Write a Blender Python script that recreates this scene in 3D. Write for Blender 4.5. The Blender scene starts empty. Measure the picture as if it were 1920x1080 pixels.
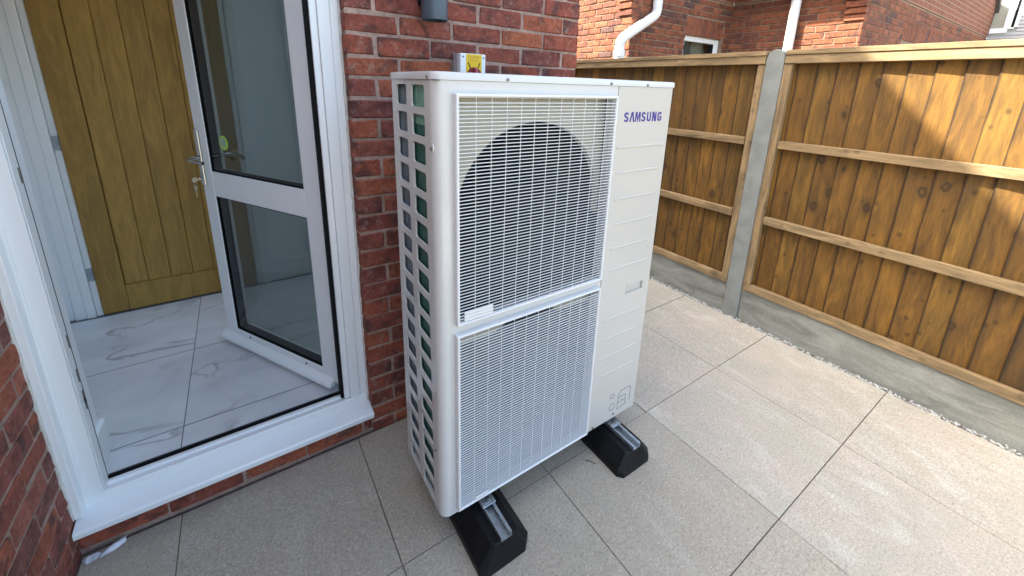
import bpy, bmesh, math, random
from mathutils import Vector, Matrix
R = math.radians
rnd = random.Random(11)
SC = bpy.context.scene
COL = SC.collection

# ------------------------------------------------------------------ camera, sky, sun, exposure
cd = bpy.data.cameras.new('camera'); cam = bpy.data.objects.new('camera', cd); COL.objects.link(cam)
cam.location = (-0.1517, -1.5827, 1.5331)
cam.rotation_euler = (1.3116, -0.0298, -0.5917)
cd.sensor_fit = 'HORIZONTAL'; cd.sensor_width = 36.0
cd.lens = 761.7 / 1920 * 36
cd.shift_x = -0.00248; cd.shift_y = -0.09266
cd.clip_start = 0.02; cd.clip_end = 600
SC.camera = cam

SUN = Vector((1.0, -0.60, -1.45)).normalized()          # direction the light travels
W = bpy.data.worlds.new('World'); SC.world = W; W.use_nodes = True
nt = W.node_tree; bg = nt.nodes['Background']
sky = nt.nodes.new('ShaderNodeTexSky'); sky.sky_type = 'NISHITA'; sky.sun_disc = False
sky.sun_elevation = math.asin(-SUN.z)
sky.sun_rotation = math.atan2(-SUN.x, -SUN.y)
sky.air_density = 1.0; sky.dust_density = 5.0; sky.ozone_density = 1.0
nt.links.new(sky.outputs[0], bg.inputs[0]); bg.inputs[1].default_value = 0.15
sd = bpy.data.lights.new('sun', 'SUN'); sun = bpy.data.objects.new('sun', sd); COL.objects.link(sun)
sd.energy = 4.1; sd.angle = R(0.5); sd.color = (1.0, 0.94, 0.86)
sun.rotation_euler = SUN.to_track_quat('-Z', 'Y').to_euler(); sun.location = (-6, 4, 12)
VS = SC.view_settings
VS.view_transform = 'Standard'; VS.look = 'None'; VS.gamma = 1.0; VS.use_curve_mapping = False
VS.exposure = 2.45
VS.use_white_balance = True; VS.white_balance_temperature = 6500; VS.white_balance_tint = 2
SC.cycles.max_bounces = 10; SC.cycles.diffuse_bounces = 6; SC.cycles.transparent_max_bounces = 16
SC.cycles.use_denoising = True

# ------------------------------------------------------------------ materials
def new_mat(name):
    m = bpy.data.materials.new(name); m.use_nodes = True
    n = m.node_tree.nodes; p = n['Principled BSDF']
    return m, n, m.node_tree.links, p
def nd(n, t, **k):
    o = n.new('ShaderNode' + t)
    for a, b in k.items(): setattr(o, a, b)
    return o
def ramp(n, stops, interp='LINEAR'):
    r = n.new('ShaderNodeValToRGB'); e = r.color_ramp; e.interpolation = interp
    while len(e.elements) < len(stops): e.elements.new(0.5)
    for el, (p, c) in zip(e.elements, stops):
        el.position = p; el.color = (c[0], c[1], c[2], 1) if not isinstance(c, (int, float)) else (c, c, c, 1)
    return r
def coords(n, l, scale=(1, 1, 1), rand=True):
    """object coordinates, shifted by a random amount per object / island"""
    tc = nd(n, 'TexCoord'); mp = nd(n, 'Mapping'); mp.inputs['Scale'].default_value = scale
    if rand:
        oi = nd(n, 'ObjectInfo'); ge = nd(n, 'NewGeometry')
        ad = nd(n, 'Math', operation='ADD'); l.new(oi.outputs['Random'], ad.inputs[0]); l.new(ge.outputs['Random Per Island'], ad.inputs[1])
        mu = nd(n, 'VectorMath', operation='SCALE'); cb = nd(n, 'CombineXYZ')
        for i in range(3): l.new(ad.outputs[0], cb.inputs[i])
        l.new(cb.outputs[0], mu.inputs[0]); mu.inputs['Scale'].default_value = 37.3
        av = nd(n, 'VectorMath', operation='ADD'); l.new(tc.outputs['Object'], av.inputs[0]); l.new(mu.outputs[0], av.inputs[1])
        l.new(av.outputs[0], mp.inputs['Vector'])
        fr = nd(n, 'Math', operation='FRACT'); m2 = nd(n, 'Math', operation='MULTIPLY_ADD')
        l.new(ad.outputs[0], m2.inputs[0]); m2.inputs[1].default_value = 7.77; m2.inputs[2].default_value = .13; l.new(m2.outputs[0], fr.inputs[0])
        return mp.outputs[0], fr.outputs[0]
    l.new(tc.outputs['Object'], mp.inputs['Vector'])
    return mp.outputs[0], None
def noise(n, l, vec, scale, detail=4, rough=.55, dist=0):
    t = nd(n, 'TexNoise'); t.inputs['Scale'].default_value = scale; t.inputs['Detail'].default_value = detail
    t.inputs['Roughness'].default_value = rough; t.inputs['Distortion'].default_value = dist
    if vec is not None: l.new(vec, t.inputs['Vector'])
    return t.outputs['Fac']
def mix(n, l, fac, a, b, mode='MIX'):
    m = nd(n, 'MixRGB'); m.blend_type = mode
    for i, v in ((0, fac), (1, a), (2, b)):
        if isinstance(v, (int, float)): m.inputs[i].default_value = v
        elif isinstance(v, tuple): m.inputs[i].default_value = (*v, 1) if len(v) == 3 else v
        else: l.new(v, m.inputs[i])
    return m.outputs[0]
def bump(n, l, p, h, strength=.3, dist=.002):
    b = nd(n, 'Bump'); b.inputs['Strength'].default_value = strength; b.inputs['Distance'].default_value = dist
    l.new(h, b.inputs['Height']); l.new(b.outputs[0], p.inputs['Normal'])
def simple(name, col, rough=.4, metal=0, var=.06, vs=6, bs=0, bscale=200, coat=0):
    m, n, l, p = new_mat(name)
    v, fr = coords(n, l)
    f = noise(n, l, v, vs)
    r = ramp(n, [(.3, tuple(c * (1 - var) for c in col)), (.7, tuple(min(1, c * (1 + var)) for c in col))])
    l.new(f, r.inputs[0]); l.new(r.outputs[0], p.inputs['Base Color'])
    p.inputs['Roughness'].default_value = rough; p.inputs['Metallic'].default_value = metal
    if coat: p.inputs['Coat Weight'].default_value = coat; p.inputs['Coat Roughness'].default_value = .08
    if bs: bump(n, l, p, noise(n, l, v, bscale, 3), bs, .001)
    return m
M = {}
def brick_mat(name, pal, lime=.25):
    m, n, l, p = new_mat(name)
    v, fr = coords(n, l)
    base = ramp(n, pal, 'CONSTANT'); l.new(fr, base.inputs[0])
    big = noise(n, l, v, 14, 5, .6); fine = noise(n, l, v, 65, 6, .75)
    r1 = ramp(n, [(.32, .52), (.52, 1.0), (.75, 1.25)]); l.new(big, r1.inputs[0])
    c = mix(n, l, .85, base.outputs[0], r1.outputs[0], 'MULTIPLY')
    r2 = ramp(n, [(.30, .38), (.46, .98), (.68, 1.38)]); l.new(fine, r2.inputs[0])
    c = mix(n, l, .75, c, r2.outputs[0], 'MULTIPLY')
    # dark flashed patches on some bricks
    patch = noise(n, l, v, 8, 4, .6, 1.0); r3 = ramp(n, [(.53, 0), (.63, .72)]); l.new(patch, r3.inputs[0])
    c = mix(n, l, r3.outputs[0], c, (.055, .028, .026))
    dust = noise(n, l, v, 38, 5, .7); r4 = ramp(n, [(.54, 0), (.68, lime * 1.25)]); l.new(dust, r4.inputs[0])
    c = mix(n, l, r4.outputs[0], c, (.48, .36, .30))
    l.new(c, p.inputs['Base Color']); p.inputs['Roughness'].default_value = .9
    cr = noise(n, l, v, 26, 6, .65, 1.2)
    h = nd(n, 'MixRGB'); h.inputs[0].default_value = .45; l.new(cr, h.inputs[1]); l.new(fine, h.inputs[2])
    bump(n, l, p, h.outputs[0], .95, .009)
    return m
M['brick'] = brick_mat('red brick', [(0, (.24, .060, .036)), (.18, (.28, .069, .037)), (.36, (.22, .057, .038)), (.54, (.31, .084, .040)), (.68, (.185, .052, .037)), (.78, (.27, .078, .048)), (.92, (.34, .096, .042))])
M['brick_wing'] = brick_mat('deep red brick', [(0, (.28, .076, .046)), (.2, (.34, .092, .046)), (.45, (.25, .072, .050)), (.6, (.32, .10, .064)), (.8, (.20, .066, .052))], .25)
M['brick_far'] = brick_mat('orange red brick', [(0, (.215, .062, .027)), (.2, (.25, .076, .032)), (.4, (.185, .055, .028)), (.55, (.23, .066, .028)), (.72, (.155, .048, .028)), (.84, (.255, .084, .038)), (.94, (.095, .042, .034))], .12)
def mortar_mat(name, col):
    m, n, l, p = new_mat(name); v, fr = coords(n, l, rand=False)
    f = noise(n, l, v, 60, 6, .7); g = noise(n, l, v, 7, 3)
    r = ramp(n, [(.3, tuple(c * .62 for c in col)), (.55, col), (.75, tuple(min(1, c * 1.25) for c in col))]); l.new(f, r.inputs[0])
    r2 = ramp(n, [(.3, .72), (.7, 1.12)]); l.new(g, r2.inputs[0])
    l.new(mix(n, l, 1, r.outputs[0], r2.outputs[0], 'MULTIPLY'), p.inputs['Base Color']); p.inputs['Roughness'].default_value = .95
    bump(n, l, p, f, .6, .004); return m
M['mortar'] = mortar_mat('lime mortar', (.42, .285, .225))
M['mortar_far'] = mortar_mat('pale mortar', (.30, .215, .145))
def brick_tex(name, c1, c2, mo):
    m, n, l, p = new_mat(name)
    tc = nd(n, 'TexCoord'); geo = nd(n, 'NewGeometry'); sp = nd(n, 'SeparateXYZ'); l.new(tc.outputs['Object'], sp.inputs[0])
    ad = nd(n, 'Math', operation='ADD'); l.new(sp.outputs[0], ad.inputs[0]); l.new(sp.outputs[1], ad.inputs[1])
    cb = nd(n, 'CombineXYZ'); l.new(ad.outputs[0], cb.inputs[0]); l.new(sp.outputs[2], cb.inputs[1])
    b = nd(n, 'TexBrick'); l.new(cb.outputs[0], b.inputs['Vector']); b.inputs['Scale'].default_value = 1
    b.inputs['Brick Width'].default_value = .2275; b.inputs['Row Height'].default_value = .075; b.inputs['Mortar Size'].default_value = .005
    b.inputs['Color1'].default_value = (*c1, 1); b.inputs['Color2'].default_value = (*c2, 1); b.inputs['Mortar'].default_value = (*mo, 1)
    l.new(b.outputs['Color'], p.inputs['Base Color']); p.inputs['Roughness'].default_value = .9
    bump(n, l, p, b.outputs['Fac'], -.4, .006); return m
M['brick_wall'] = brick_tex('brickwork', (.26, .085, .055), (.19, .065, .05), (.38, .31, .26))
M['brick_wall_far'] = brick_tex('orange brickwork', (.24, .075, .036), (.18, .056, .032), (.32, .23, .165))
def tiles_mat():
    m, n, l, p = new_mat('roof tiles'); tc = nd(n, 'TexCoord')
    b = nd(n, 'TexBrick'); l.new(tc.outputs['Object'], b.inputs['Vector']); b.inputs['Scale'].default_value = 1
    b.inputs['Brick Width'].default_value = .3; b.inputs['Row Height'].default_value = .3; b.inputs['Mortar Size'].default_value = .006
    b.inputs['Color1'].default_value = (.08, .075, .075, 1); b.inputs['Color2'].default_value = (.10, .085, .08, 1); b.inputs['Mortar'].default_value = (.03, .03, .03, 1)
    l.new(b.outputs[0], p.inputs['Base Color']); p.inputs['Roughness'].default_value = .8; return m
M['roof'] = tiles_mat()
def slab_mat(name, grey):
    m, n, l, p = new_mat(name); v, fr = coords(n, l)
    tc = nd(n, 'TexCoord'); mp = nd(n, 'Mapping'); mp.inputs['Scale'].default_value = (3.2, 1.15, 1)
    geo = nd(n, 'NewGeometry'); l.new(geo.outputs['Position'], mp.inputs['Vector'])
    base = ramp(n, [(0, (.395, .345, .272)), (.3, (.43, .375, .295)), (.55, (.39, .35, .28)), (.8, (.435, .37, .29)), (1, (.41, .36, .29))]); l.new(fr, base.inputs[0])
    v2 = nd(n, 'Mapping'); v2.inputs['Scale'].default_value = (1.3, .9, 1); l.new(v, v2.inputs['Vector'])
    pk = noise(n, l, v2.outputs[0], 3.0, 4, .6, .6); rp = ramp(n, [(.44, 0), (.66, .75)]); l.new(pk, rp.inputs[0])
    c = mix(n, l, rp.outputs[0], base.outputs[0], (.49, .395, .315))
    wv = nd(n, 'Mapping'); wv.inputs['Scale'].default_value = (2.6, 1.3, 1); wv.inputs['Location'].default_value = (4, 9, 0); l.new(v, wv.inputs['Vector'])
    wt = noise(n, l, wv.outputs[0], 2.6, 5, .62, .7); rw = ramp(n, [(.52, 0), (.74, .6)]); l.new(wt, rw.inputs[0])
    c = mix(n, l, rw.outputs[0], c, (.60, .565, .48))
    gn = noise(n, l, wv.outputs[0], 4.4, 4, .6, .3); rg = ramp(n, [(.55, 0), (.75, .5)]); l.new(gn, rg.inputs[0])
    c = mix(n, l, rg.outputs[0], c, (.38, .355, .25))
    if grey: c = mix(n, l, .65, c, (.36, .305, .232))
    sp = noise(n, l, v, 120, 3, .85); rs = ramp(n, [(.28, .42), (.44, .95), (.58, 1.05), (.72, 1.6)]); l.new(sp, rs.inputs[0])
    c = mix(n, l, .9, c, rs.outputs[0], 'MULTIPLY')
    sp2 = noise(n, l, v, 420, 2, .7); rs2 = ramp(n, [(.33, .55), (.5, 1.0), (.68, 1.4)]); l.new(sp2, rs2.inputs[0])
    c = mix(n, l, .8, c, rs2.outputs[0], 'MULTIPLY')
    l.new(c, p.inputs['Base Color']); p.inputs['Roughness'].default_value = .82
    h = nd(n, 'MixRGB'); h.inputs[0].default_value = .5; l.new(sp, h.inputs[1]); l.new(sp2, h.inputs[2])
    bump(n, l, p, h.outputs[0], .55, .003); return m
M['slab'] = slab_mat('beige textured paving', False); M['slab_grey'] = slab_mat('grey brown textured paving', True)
M['sand'] = simple('jointing sand', (.12, .10, .08), .95, var=.4, vs=60, bs=.6, bscale=300)
def wood_mat(name, cols, knots=.7, grain=1.0, edge=False, blotch=.9):
    m, n, l, p = new_mat(name); v, fr = coords(n, l)
    st = nd(n, 'Mapping'); st.inputs['Scale'].default_value = (1, 1, .06); l.new(v, st.inputs['Vector'])
    g = noise(n, l, st.outputs[0], 150, 6, .75, .5)
    st2 = nd(n, 'Mapping'); st2.inputs['Scale'].default_value = (1, 1, .16); l.new(v, st2.inputs['Vector'])
    b = noise(n, l, st2.outputs[0], 17, 4, .6, 1.5)
    base = ramp(n, [(0, cols[0]), (.35, cols[1]), (.7, cols[2]), (1, cols[3])]); l.new(fr, base.inputs[0])
    r1 = ramp(n, [(.30, .52), (.5, 1.0), (.70, 1.5)]); l.new(b, r1.inputs[0])
    c = mix(n, l, blotch, base.outputs[0], r1.outputs[0], 'MULTIPLY')
    r2 = ramp(n, [(.30, .5), (.5, 1.0), (.72, 1.3)]); l.new(g, r2.inputs[0])
    c = mix(n, l, .75 * grain, c, r2.outputs[0], 'MULTIPLY')
    hgt = g
    if knots:
        vm = nd(n, 'Mapping'); vm.inputs['Scale'].default_value = (1, 1, .62); l.new(v, vm.inputs['Vector'])
        vo = nd(n, 'TexVoronoi'); vo.inputs['Scale'].default_value = 8.5; vo.inputs['Randomness'].default_value = 1; l.new(vm.outputs[0], vo.inputs['Vector'])
        w = noise(n, l, v, 40, 3); ad = nd(n, 'Math', operation='MULTIPLY_ADD'); l.new(w, ad.inputs[0]); ad.inputs[1].default_value = .12; l.new(vo.outputs['Distance'], ad.inputs[2])
        rk = ramp(n, [(.06, .45), (.11, .6), (.15, 1), (.19, .95), (.22, .4), (.32, .12), (.42, 0)]); l.new(ad.outputs[0], rk.inputs[0])
        # only some cells carry a knot
        sc = nd(n, 'SeparateColor'); l.new(vo.outputs['Color'], sc.inputs[0]); gt = nd(n, 'Math', operation='GREATER_THAN'); l.new(sc.outputs[0], gt.inputs[0]); gt.inputs[1].default_value = .35
        mk = nd(n, 'Math', operation='MULTIPLY'); l.new(rk.outputs[0], mk.inputs[0]); l.new(gt.outputs[0], mk.inputs[1])
        mk2 = nd(n, 'Math', operation='MULTIPLY'); l.new(mk.outputs[0], mk2.inputs[0]); mk2.inputs[1].default_value = knots
        c = mix(n, l, mk2.outputs[0], c, tuple(x * .13 for x in cols[1]))
        vs_ = nd(n, 'Mapping'); vs_.inputs['Scale'].default_value = (1, 1, .7); vs_.inputs['Location'].default_value = (3, 7, 1); l.new(v, vs_.inputs['Vector'])
        v2 = nd(n, 'TexVoronoi'); v2.inputs['Scale'].default_value = 22; l.new(vs_.outputs[0], v2.inputs['Vector'])
        r5 = ramp(n, [(.12, 1), (.19, .8), (.26, .15), (.33, 0)]); l.new(v2.outputs['Distance'], r5.inputs[0])
        s5 = nd(n, 'SeparateColor'); l.new(v2.outputs['Color'], s5.inputs[0]); g5 = nd(n, 'Math', operation='GREATER_THAN'); l.new(s5.outputs[0], g5.inputs[0]); g5.inputs[1].default_value = .80
        m5 = nd(n, 'Math', operation='MULTIPLY'); l.new(r5.outputs[0], m5.inputs[0]); l.new(g5.outputs[0], m5.inputs[1])
        m6 = nd(n, 'Math', operation='MULTIPLY'); l.new(m5.outputs[0], m6.inputs[0]); m6.inputs[1].default_value = knots * .75
        c = mix(n, l, m6.outputs[0], c, tuple(x * .15 for x in cols[1]))
        dk = noise(n, l, st2.outputs[0], 8, 3, .5, .5); rd = ramp(n, [(.55, 0), (.72, .55)]); l.new(dk, rd.inputs[0])
        c = mix(n, l, rd.outputs[0], c, tuple(x * .5 for x in cols[2]))
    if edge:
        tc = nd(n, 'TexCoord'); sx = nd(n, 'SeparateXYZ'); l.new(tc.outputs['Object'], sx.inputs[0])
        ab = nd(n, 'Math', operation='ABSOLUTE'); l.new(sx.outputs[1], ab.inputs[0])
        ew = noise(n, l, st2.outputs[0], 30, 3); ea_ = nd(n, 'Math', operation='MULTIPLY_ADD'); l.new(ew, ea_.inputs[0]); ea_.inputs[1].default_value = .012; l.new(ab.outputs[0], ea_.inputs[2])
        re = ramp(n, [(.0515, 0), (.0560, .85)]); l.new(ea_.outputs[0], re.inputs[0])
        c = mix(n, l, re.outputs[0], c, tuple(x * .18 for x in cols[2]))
    l.new(c, p.inputs['Base Color']); p.inputs['Roughness'].default_value = .72
    bump(n, l, p, g, .35, .002); return m
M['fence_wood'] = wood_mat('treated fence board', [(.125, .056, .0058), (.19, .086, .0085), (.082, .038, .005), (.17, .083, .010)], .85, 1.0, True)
M['rail_wood'] = wood_mat('sawn fence rail', [(.29, .19, .088), (.255, .165, .078), (.31, .205, .098), (.24, .15, .07)], .5)
M['oak'] = wood_mat('oak', [(.35, .208, .046), (.33, .196, .043), (.37, .22, .05), (.315, .186, .042)], 0, .55, blotch=.45)
def concrete(name, col):
    m, n, l, p = new_mat(name); v, fr = coords(n, l)
    st = nd(n, 'Mapping'); st.inputs['Scale'].default_value = (1, .35, 1.4); l.new(v, st.inputs['Vector'])
    a = noise(n, l, st.outputs[0], 9, 6, .65, .8); f = noise(n, l, v, 150, 4, .7)
    r = ramp(n, [(.3, tuple(c * .62 for c in col)), (.5, col), (.72, tuple(c * 1.42 for c in col))]); l.new(a, r.inputs[0])
    r2 = ramp(n, [(.3, .75), (.5, 1), (.7, 1.15)]); l.new(f, r2.inputs[0])
    l.new(mix(n, l, .8, r.outputs[0], r2.outputs[0], 'MULTIPLY'), p.inputs['Base Color']); p.inputs['Roughness'].default_value = .9
    bump(n, l, p, f, .5, .002); return m
M['concrete'] = concrete('gravel board concrete', (.255, .248, .21))
M['post_concrete'] = simple('post concrete', (.235, .237, .213), .9, var=.16, vs=9, bs=.5, bscale=140)
def marble():
    m, n, l, p = new_mat('marble effect tile'); v, fr = coords(n, l)
    st = nd(n, 'Mapping'); st.inputs['Scale'].default_value = (.75, 1.3, 1); st.inputs['Rotation'].default_value = (0, 0, R(28)); l.new(v, st.inputs['Vector'])
    a = noise(n, l, st.outputs[0], 1.3, 5, .5, .7)
    r = ramp(n, [(.488, 0), (.4985, .55), (.5015, .55), (.520, 0)]); l.new(a, r.inputs[0])
    k = noise(n, l, v, 4, 2); rk = ramp(n, [(.40, .12), (.60, 1)]); l.new(k, rk.inputs[0])
    mm = nd(n, 'Math', operation='MULTIPLY'); l.new(r.outputs[0], mm.inputs[0]); l.new(rk.outputs[0], mm.inputs[1])
    cl = noise(n, l, st.outputs[0], 3, 4, .6, .5); rc = ramp(n, [(.35, (.62, .63, .64)), (.65, (.74, .745, .75))]); l.new(cl, rc.inputs[0])
    c = mix(n, l, mm.outputs[0], rc.outputs[0], (.17, .165, .16))
    l.new(c, p.inputs['Base Color']); p.inputs['Roughness'].default_value = .22; return m
M['marble'] = marble()
M['grout'] = simple('tile grout', (.17, .17, .17), .9)
M['upvc'] = simple('white plastic frame', (.85, .86, .86), .28, var=.02, vs=3)
M['plaster'] = simple('white painted plaster', (.89, .91, .91), .65, var=.02, vs=3, bs=.08, bscale=120)
M['gloss_white'] = simple('white gloss paint', (.88, .90, .90), .3, var=.02)
M['caulk'] = simple('sealant', (.62, .59, .54), .6, var=.15, vs=40, bs=.5, bscale=60)
M['casing'] = simple('white enamelled steel', (.61, .60, .58), .27, var=.03, vs=5, coat=.35)
M['panel_cream'] = simple('warm white enamelled steel', (.565, .535, .485), .32, var=.012, vs=2, coat=.25)  # same white paint, with the warm light on the right panel coloured in
M['grille'] = simple('white grille plastic', (.72, .72, .72), .35, var=.02)
M['cream'] = simple('cream fan panel', (.40, .375, .30), .5, var=.04)
M['black'] = simple('black plastic', (.008, .008, .009), .5)
M['chamber_grey'] = simple('grey fan chamber', (.055, .058, .068), .6)  # grey stands in for the shade between the lower slats
M['fan'] = simple('dark grey fan plastic', (.009, .0095, .011), .45)
M['rubber'] = simple('black rubber', (.007, .007, .008), .5, var=.6, vs=14, bs=.35, bscale=160)
M['rubber'].node_tree.nodes['Principled BSDF'].inputs['Specular IOR Level'].default_value = .22
for k_ in ('fan', 'chamber_grey', 'black'):
    q_ = M[k_].node_tree.nodes['Principled BSDF']; q_.inputs['Specular IOR Level'].default_value = .12; q_.inputs['Roughness'].default_value = .75
M['galv'] = simple('galvanised steel', (.46, .50, .53), .34, .85, var=.22, vs=40, bs=.1, bscale=120)
M['chrome'] = simple('satin chrome', (.50, .50, .50), .22, 1.0, var=.05)
M['screw'] = simple('screw steel', (.20, .20, .20), .35, .9)
M['brass'] = simple('brass key', (.62, .56, .40), .3, .9)
def fins(name, c, s=260):
    m, n, l, p = new_mat(name); v, fr = coords(n, l, rand=False)
    st = nd(n, 'Mapping'); st.inputs['Scale'].default_value = (1, 1, .12); l.new(v, st.inputs['Vector'])
    f = noise(n, l, st.outputs[0], s, 3, .6); r = ramp(n, [(.3, tuple(x * .55 for x in c)), (.7, tuple(x * 1.4 for x in c))]); l.new(f, r.inputs[0])
    l.new(r.outputs[0], p.inputs['Base Color']); p.inputs['Roughness'].default_value = .45; bump(n, l, p, f, .3, .002); return m
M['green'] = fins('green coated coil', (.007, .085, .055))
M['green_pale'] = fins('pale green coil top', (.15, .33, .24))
M['coil_blue'] = fins('blue grey coil edge', (.135, .17, .20))
M['lamp'] = simple('anthracite lamp', (.085, .11, .14), .42, .3)
M['yellow'] = simple('yellow label', (.80, .52, .012), .5, var=.03)
M['label_line'] = simple('label print', (.62, .36, .02), .5)
M['dial'] = simple('dark red dial', (.16, .008, .018), .35)
M['dial_grip'] = simple('pink red dial grip', (.42, .07, .11), .35)
M['grey_box'] = simple('grey plastic enclosure', (.46, .47, .49), .5)
M['logo'] = simple('blue lettering', (.050, .030, .26), .4)
M['line'] = simple('grey printed line', (.17, .17, .18), .6)
M['dark_line'] = simple('seam shadow gap', (.06, .06, .06), .8)
M['lime'] = simple('lime sticker', (.42, .66, .06), .5)
M['lime_pale'] = simple('pale sticker centre', (.30, .40, .30), .5)
M['siding'] = simple('pale grey cladding', (.40, .395, .40), .6, var=.03)
M['paper'] = simple('torn white wrapper', (.60, .58, .62), .55, var=.35, vs=30)
M['stone'] = simple('pale gravel', (.47, .45, .41), .85, var=.3, vs=40)
M['stone_grey'] = simple('grey gravel', (.26, .25, .23), .85, var=.3, vs=40)
M['twig'] = simple('dry twig', (.035, .03, .025), .9)
M['earth'] = simple('garden ground', (.17, .155, .12), .95, var=.25, vs=2, bs=.4, bscale=40)
M['pipe'] = simple('white plastic pipe', (.80, .80, .80), .3, var=.02)
M['blind'] = simple('pale window blind', (.34, .33, .27), .7)
M['dark_room'] = simple('dim room', (.10, .105, .10), .8)
def glass(name, tint, base=.06):
    m, n, l, p = new_mat(name); n.remove(p)
    out = n['Material Output']; tr = nd(n, 'BsdfTransparent'); tr.inputs[0].default_value = (*tint, 1)
    gl = nd(n, 'BsdfGlossy'); gl.inputs['Roughness'].default_value = .02
    fr = nd(n, 'Fresnel'); fr.inputs['IOR'].default_value = 1.5
    ms = nd(n, 'MixShader'); l.new(fr.outputs[0], ms.inputs[0]); l.new(tr.outputs[0], ms.inputs[1]); l.new(gl.outputs[0], ms.inputs[2])
    l.new(ms.outputs[0], out.inputs['Surface']); return m
M['glass'] = glass('tinted double glazing', (.56, .63, .62))
M['rooflight_glass'] = glass('clear rooflight glass', (.97, .98, .98))
M['win_glass'] = glass('window glass', (.85, .88, .87))

# ------------------------------------------------------------------ mesh helpers
def origin(o):
    v = Vector((0, 0, 0))
    while o is not None: v += o.location; o = o.parent
    return v
class MB:
    def __init__(s): s.v = []; s.f = []
    def box(s, x0, x1, y0, y1, z0, z1):
        b = len(s.v)
        s.v += [(x0, y0, z0), (x1, y0, z0), (x1, y1, z0), (x0, y1, z0), (x0, y0, z1), (x1, y0, z1), (x1, y1, z1), (x0, y1, z1)]
        s.f += [tuple(b + i for i in q) for q in ((0, 3, 2, 1), (4, 5, 6, 7), (0, 1, 5, 4), (1, 2, 6, 5), (2, 3, 7, 6), (3, 0, 4, 7))]
        return s
    def prism(s, poly, h0, h1, axis='z'):
        """poly (a,b) extruded: axis z -> (a,b,h); y -> (a,h,b); x -> (h,a,b)"""
        b = len(s.v); n = len(poly)
        P = {'z': lambda a, c, h: (a, c, h), 'y': lambda a, c, h: (a, h, c), 'x': lambda a, c, h: (h, a, c)}[axis]
        for h in (h0, h1): s.v += [P(a, c, h) for a, c in poly]
        s.f += [tuple(b + i for i in range(n)), tuple(b + n + i for i in reversed(range(n)))]
        s.f += [(b + i, b + n + i, b + n + (i + 1) % n, b + (i + 1) % n) for i in range(n)]
        return s
    def cyl(s, c, r, h, axis='z', n=24, r2=None):
        r2 = r if r2 is None else r2; b = len(s.v)
        for t, rr in ((0, r), (h, r2)):
            for i in range(n):
                a = 2 * math.pi * i / n; p, q = rr * math.cos(a), rr * math.sin(a)
                d = {'z': (p, q, t), 'y': (p, t, q), 'x': (t, p, q)}[axis]
                s.v.append((c[0] + d[0], c[1] + d[1], c[2] + d[2]))
        s.f += [tuple(b + i for i in range(n)), tuple(b + n + i for i in reversed(range(n)))]
        s.f += [(b + i, b + n + i, b + n + (i + 1) % n, b + (i + 1) % n) for i in range(n)]
        return s
    def tube(s, pts, r, n=12):
        pts = [Vector(p) for p in pts]; b = len(s.v); up = Vector((.13, .29, .95))
        for i, p in enumerate(pts):
            d = (pts[min(i + 1, len(pts) - 1)] - pts[max(i - 1, 0)]).normalized()
            a = d.cross(up).normalized(); c = d.cross(a).normalized()
            rr = r[i] if isinstance(r, (list, tuple)) else r
            s.v += [tuple(p + a * rr * math.cos(2 * math.pi * k / n) + c * rr * math.sin(2 * math.pi * k / n)) for k in range(n)]
        for i in range(len(pts) - 1):
            for k in range(n): s.f.append((b + i * n + k, b + i * n + (k + 1) % n, b + (i + 1) * n + (k + 1) % n, b + (i + 1) * n + k))
        e = b + (len(pts) - 1) * n
        s.f += [tuple(b + k for k in reversed(range(n))), tuple(e + k for k in range(n))]
        return s
    def ribbon(s, pts, w, y0, y1, closed=False):
        """flat stroke in the x-z plane, thickness y0..y1"""
        n = len(pts); P = [Vector(p) for p in pts]; L = []; Q = []
        for i in range(n):
            d1 = (P[i] - P[i - 1]) if (i > 0 or closed) else None
            d2 = (P[(i + 1) % n] - P[i]) if (i < n - 1 or closed) else None
            if d1 is None: d1 = d2
            if d2 is None: d2 = d1
            d1 = d1.normalized(); d2 = d2.normalized(); t = (d1 + d2)
            t = t.normalized() if t.length > 1e-6 else d1
            nn = Vector((-t.y, t.x)); k = max(.45, abs(nn.dot(Vector((-d1.y, d1.x)))))
            L.append(P[i] + nn * w / 2 / k); Q.append(P[i] - nn * w / 2 / k)
        b = len(s.v)
        for y in (y0, y1):
            s.v += [(a.x, y, a.y) for a in L] + [(a.x, y, a.y) for a in Q]
        m = n if closed else n - 1
        for i in range(m):
            j = (i + 1) % n
            s.f += [(b + i, b + j, b + n + j, b + n + i), (b + 2 * n + i, b + 3 * n + i, b + 3 * n + j, b + 2 * n + j),
                    (b + i, b + 2 * n + i, b + 2 * n + j, b + j), (b + n + i, b + n + j, b + 3 * n + j, b + 3 * n + i)]
        return s
    def mesh(s, name, bevel=0, seg=1, off=(0, 0, 0), fix=True):
        me = bpy.data.meshes.new(name); bm = bmesh.new()
        vs = [bm.verts.new((a - off[0], c - off[1], d - off[2])) for a, c, d in s.v]
        for f in s.f:
            try: bm.faces.new([vs[i] for i in f])
            except ValueError: pass
        if fix: bmesh.ops.recalc_face_normals(bm, faces=bm.faces)
        if bevel: bmesh.ops.bevel(bm, geom=list(bm.edges), offset=bevel, segments=seg, affect='EDGES', profile=.5, clamp_overlap=True)
        bm.to_mesh(me); bm.free(); return me
    def build(s, name, mat, parent=None, bevel=0, seg=1, smooth=False, fix=True, local=False):
        o = (0, 0, 0) if (parent is None or local) else origin(parent)
        me = s.mesh(name, bevel, seg, o, fix); me.materials.append(M[mat] if isinstance(mat, str) else mat)
        return link(name, me, parent, smooth)
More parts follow.
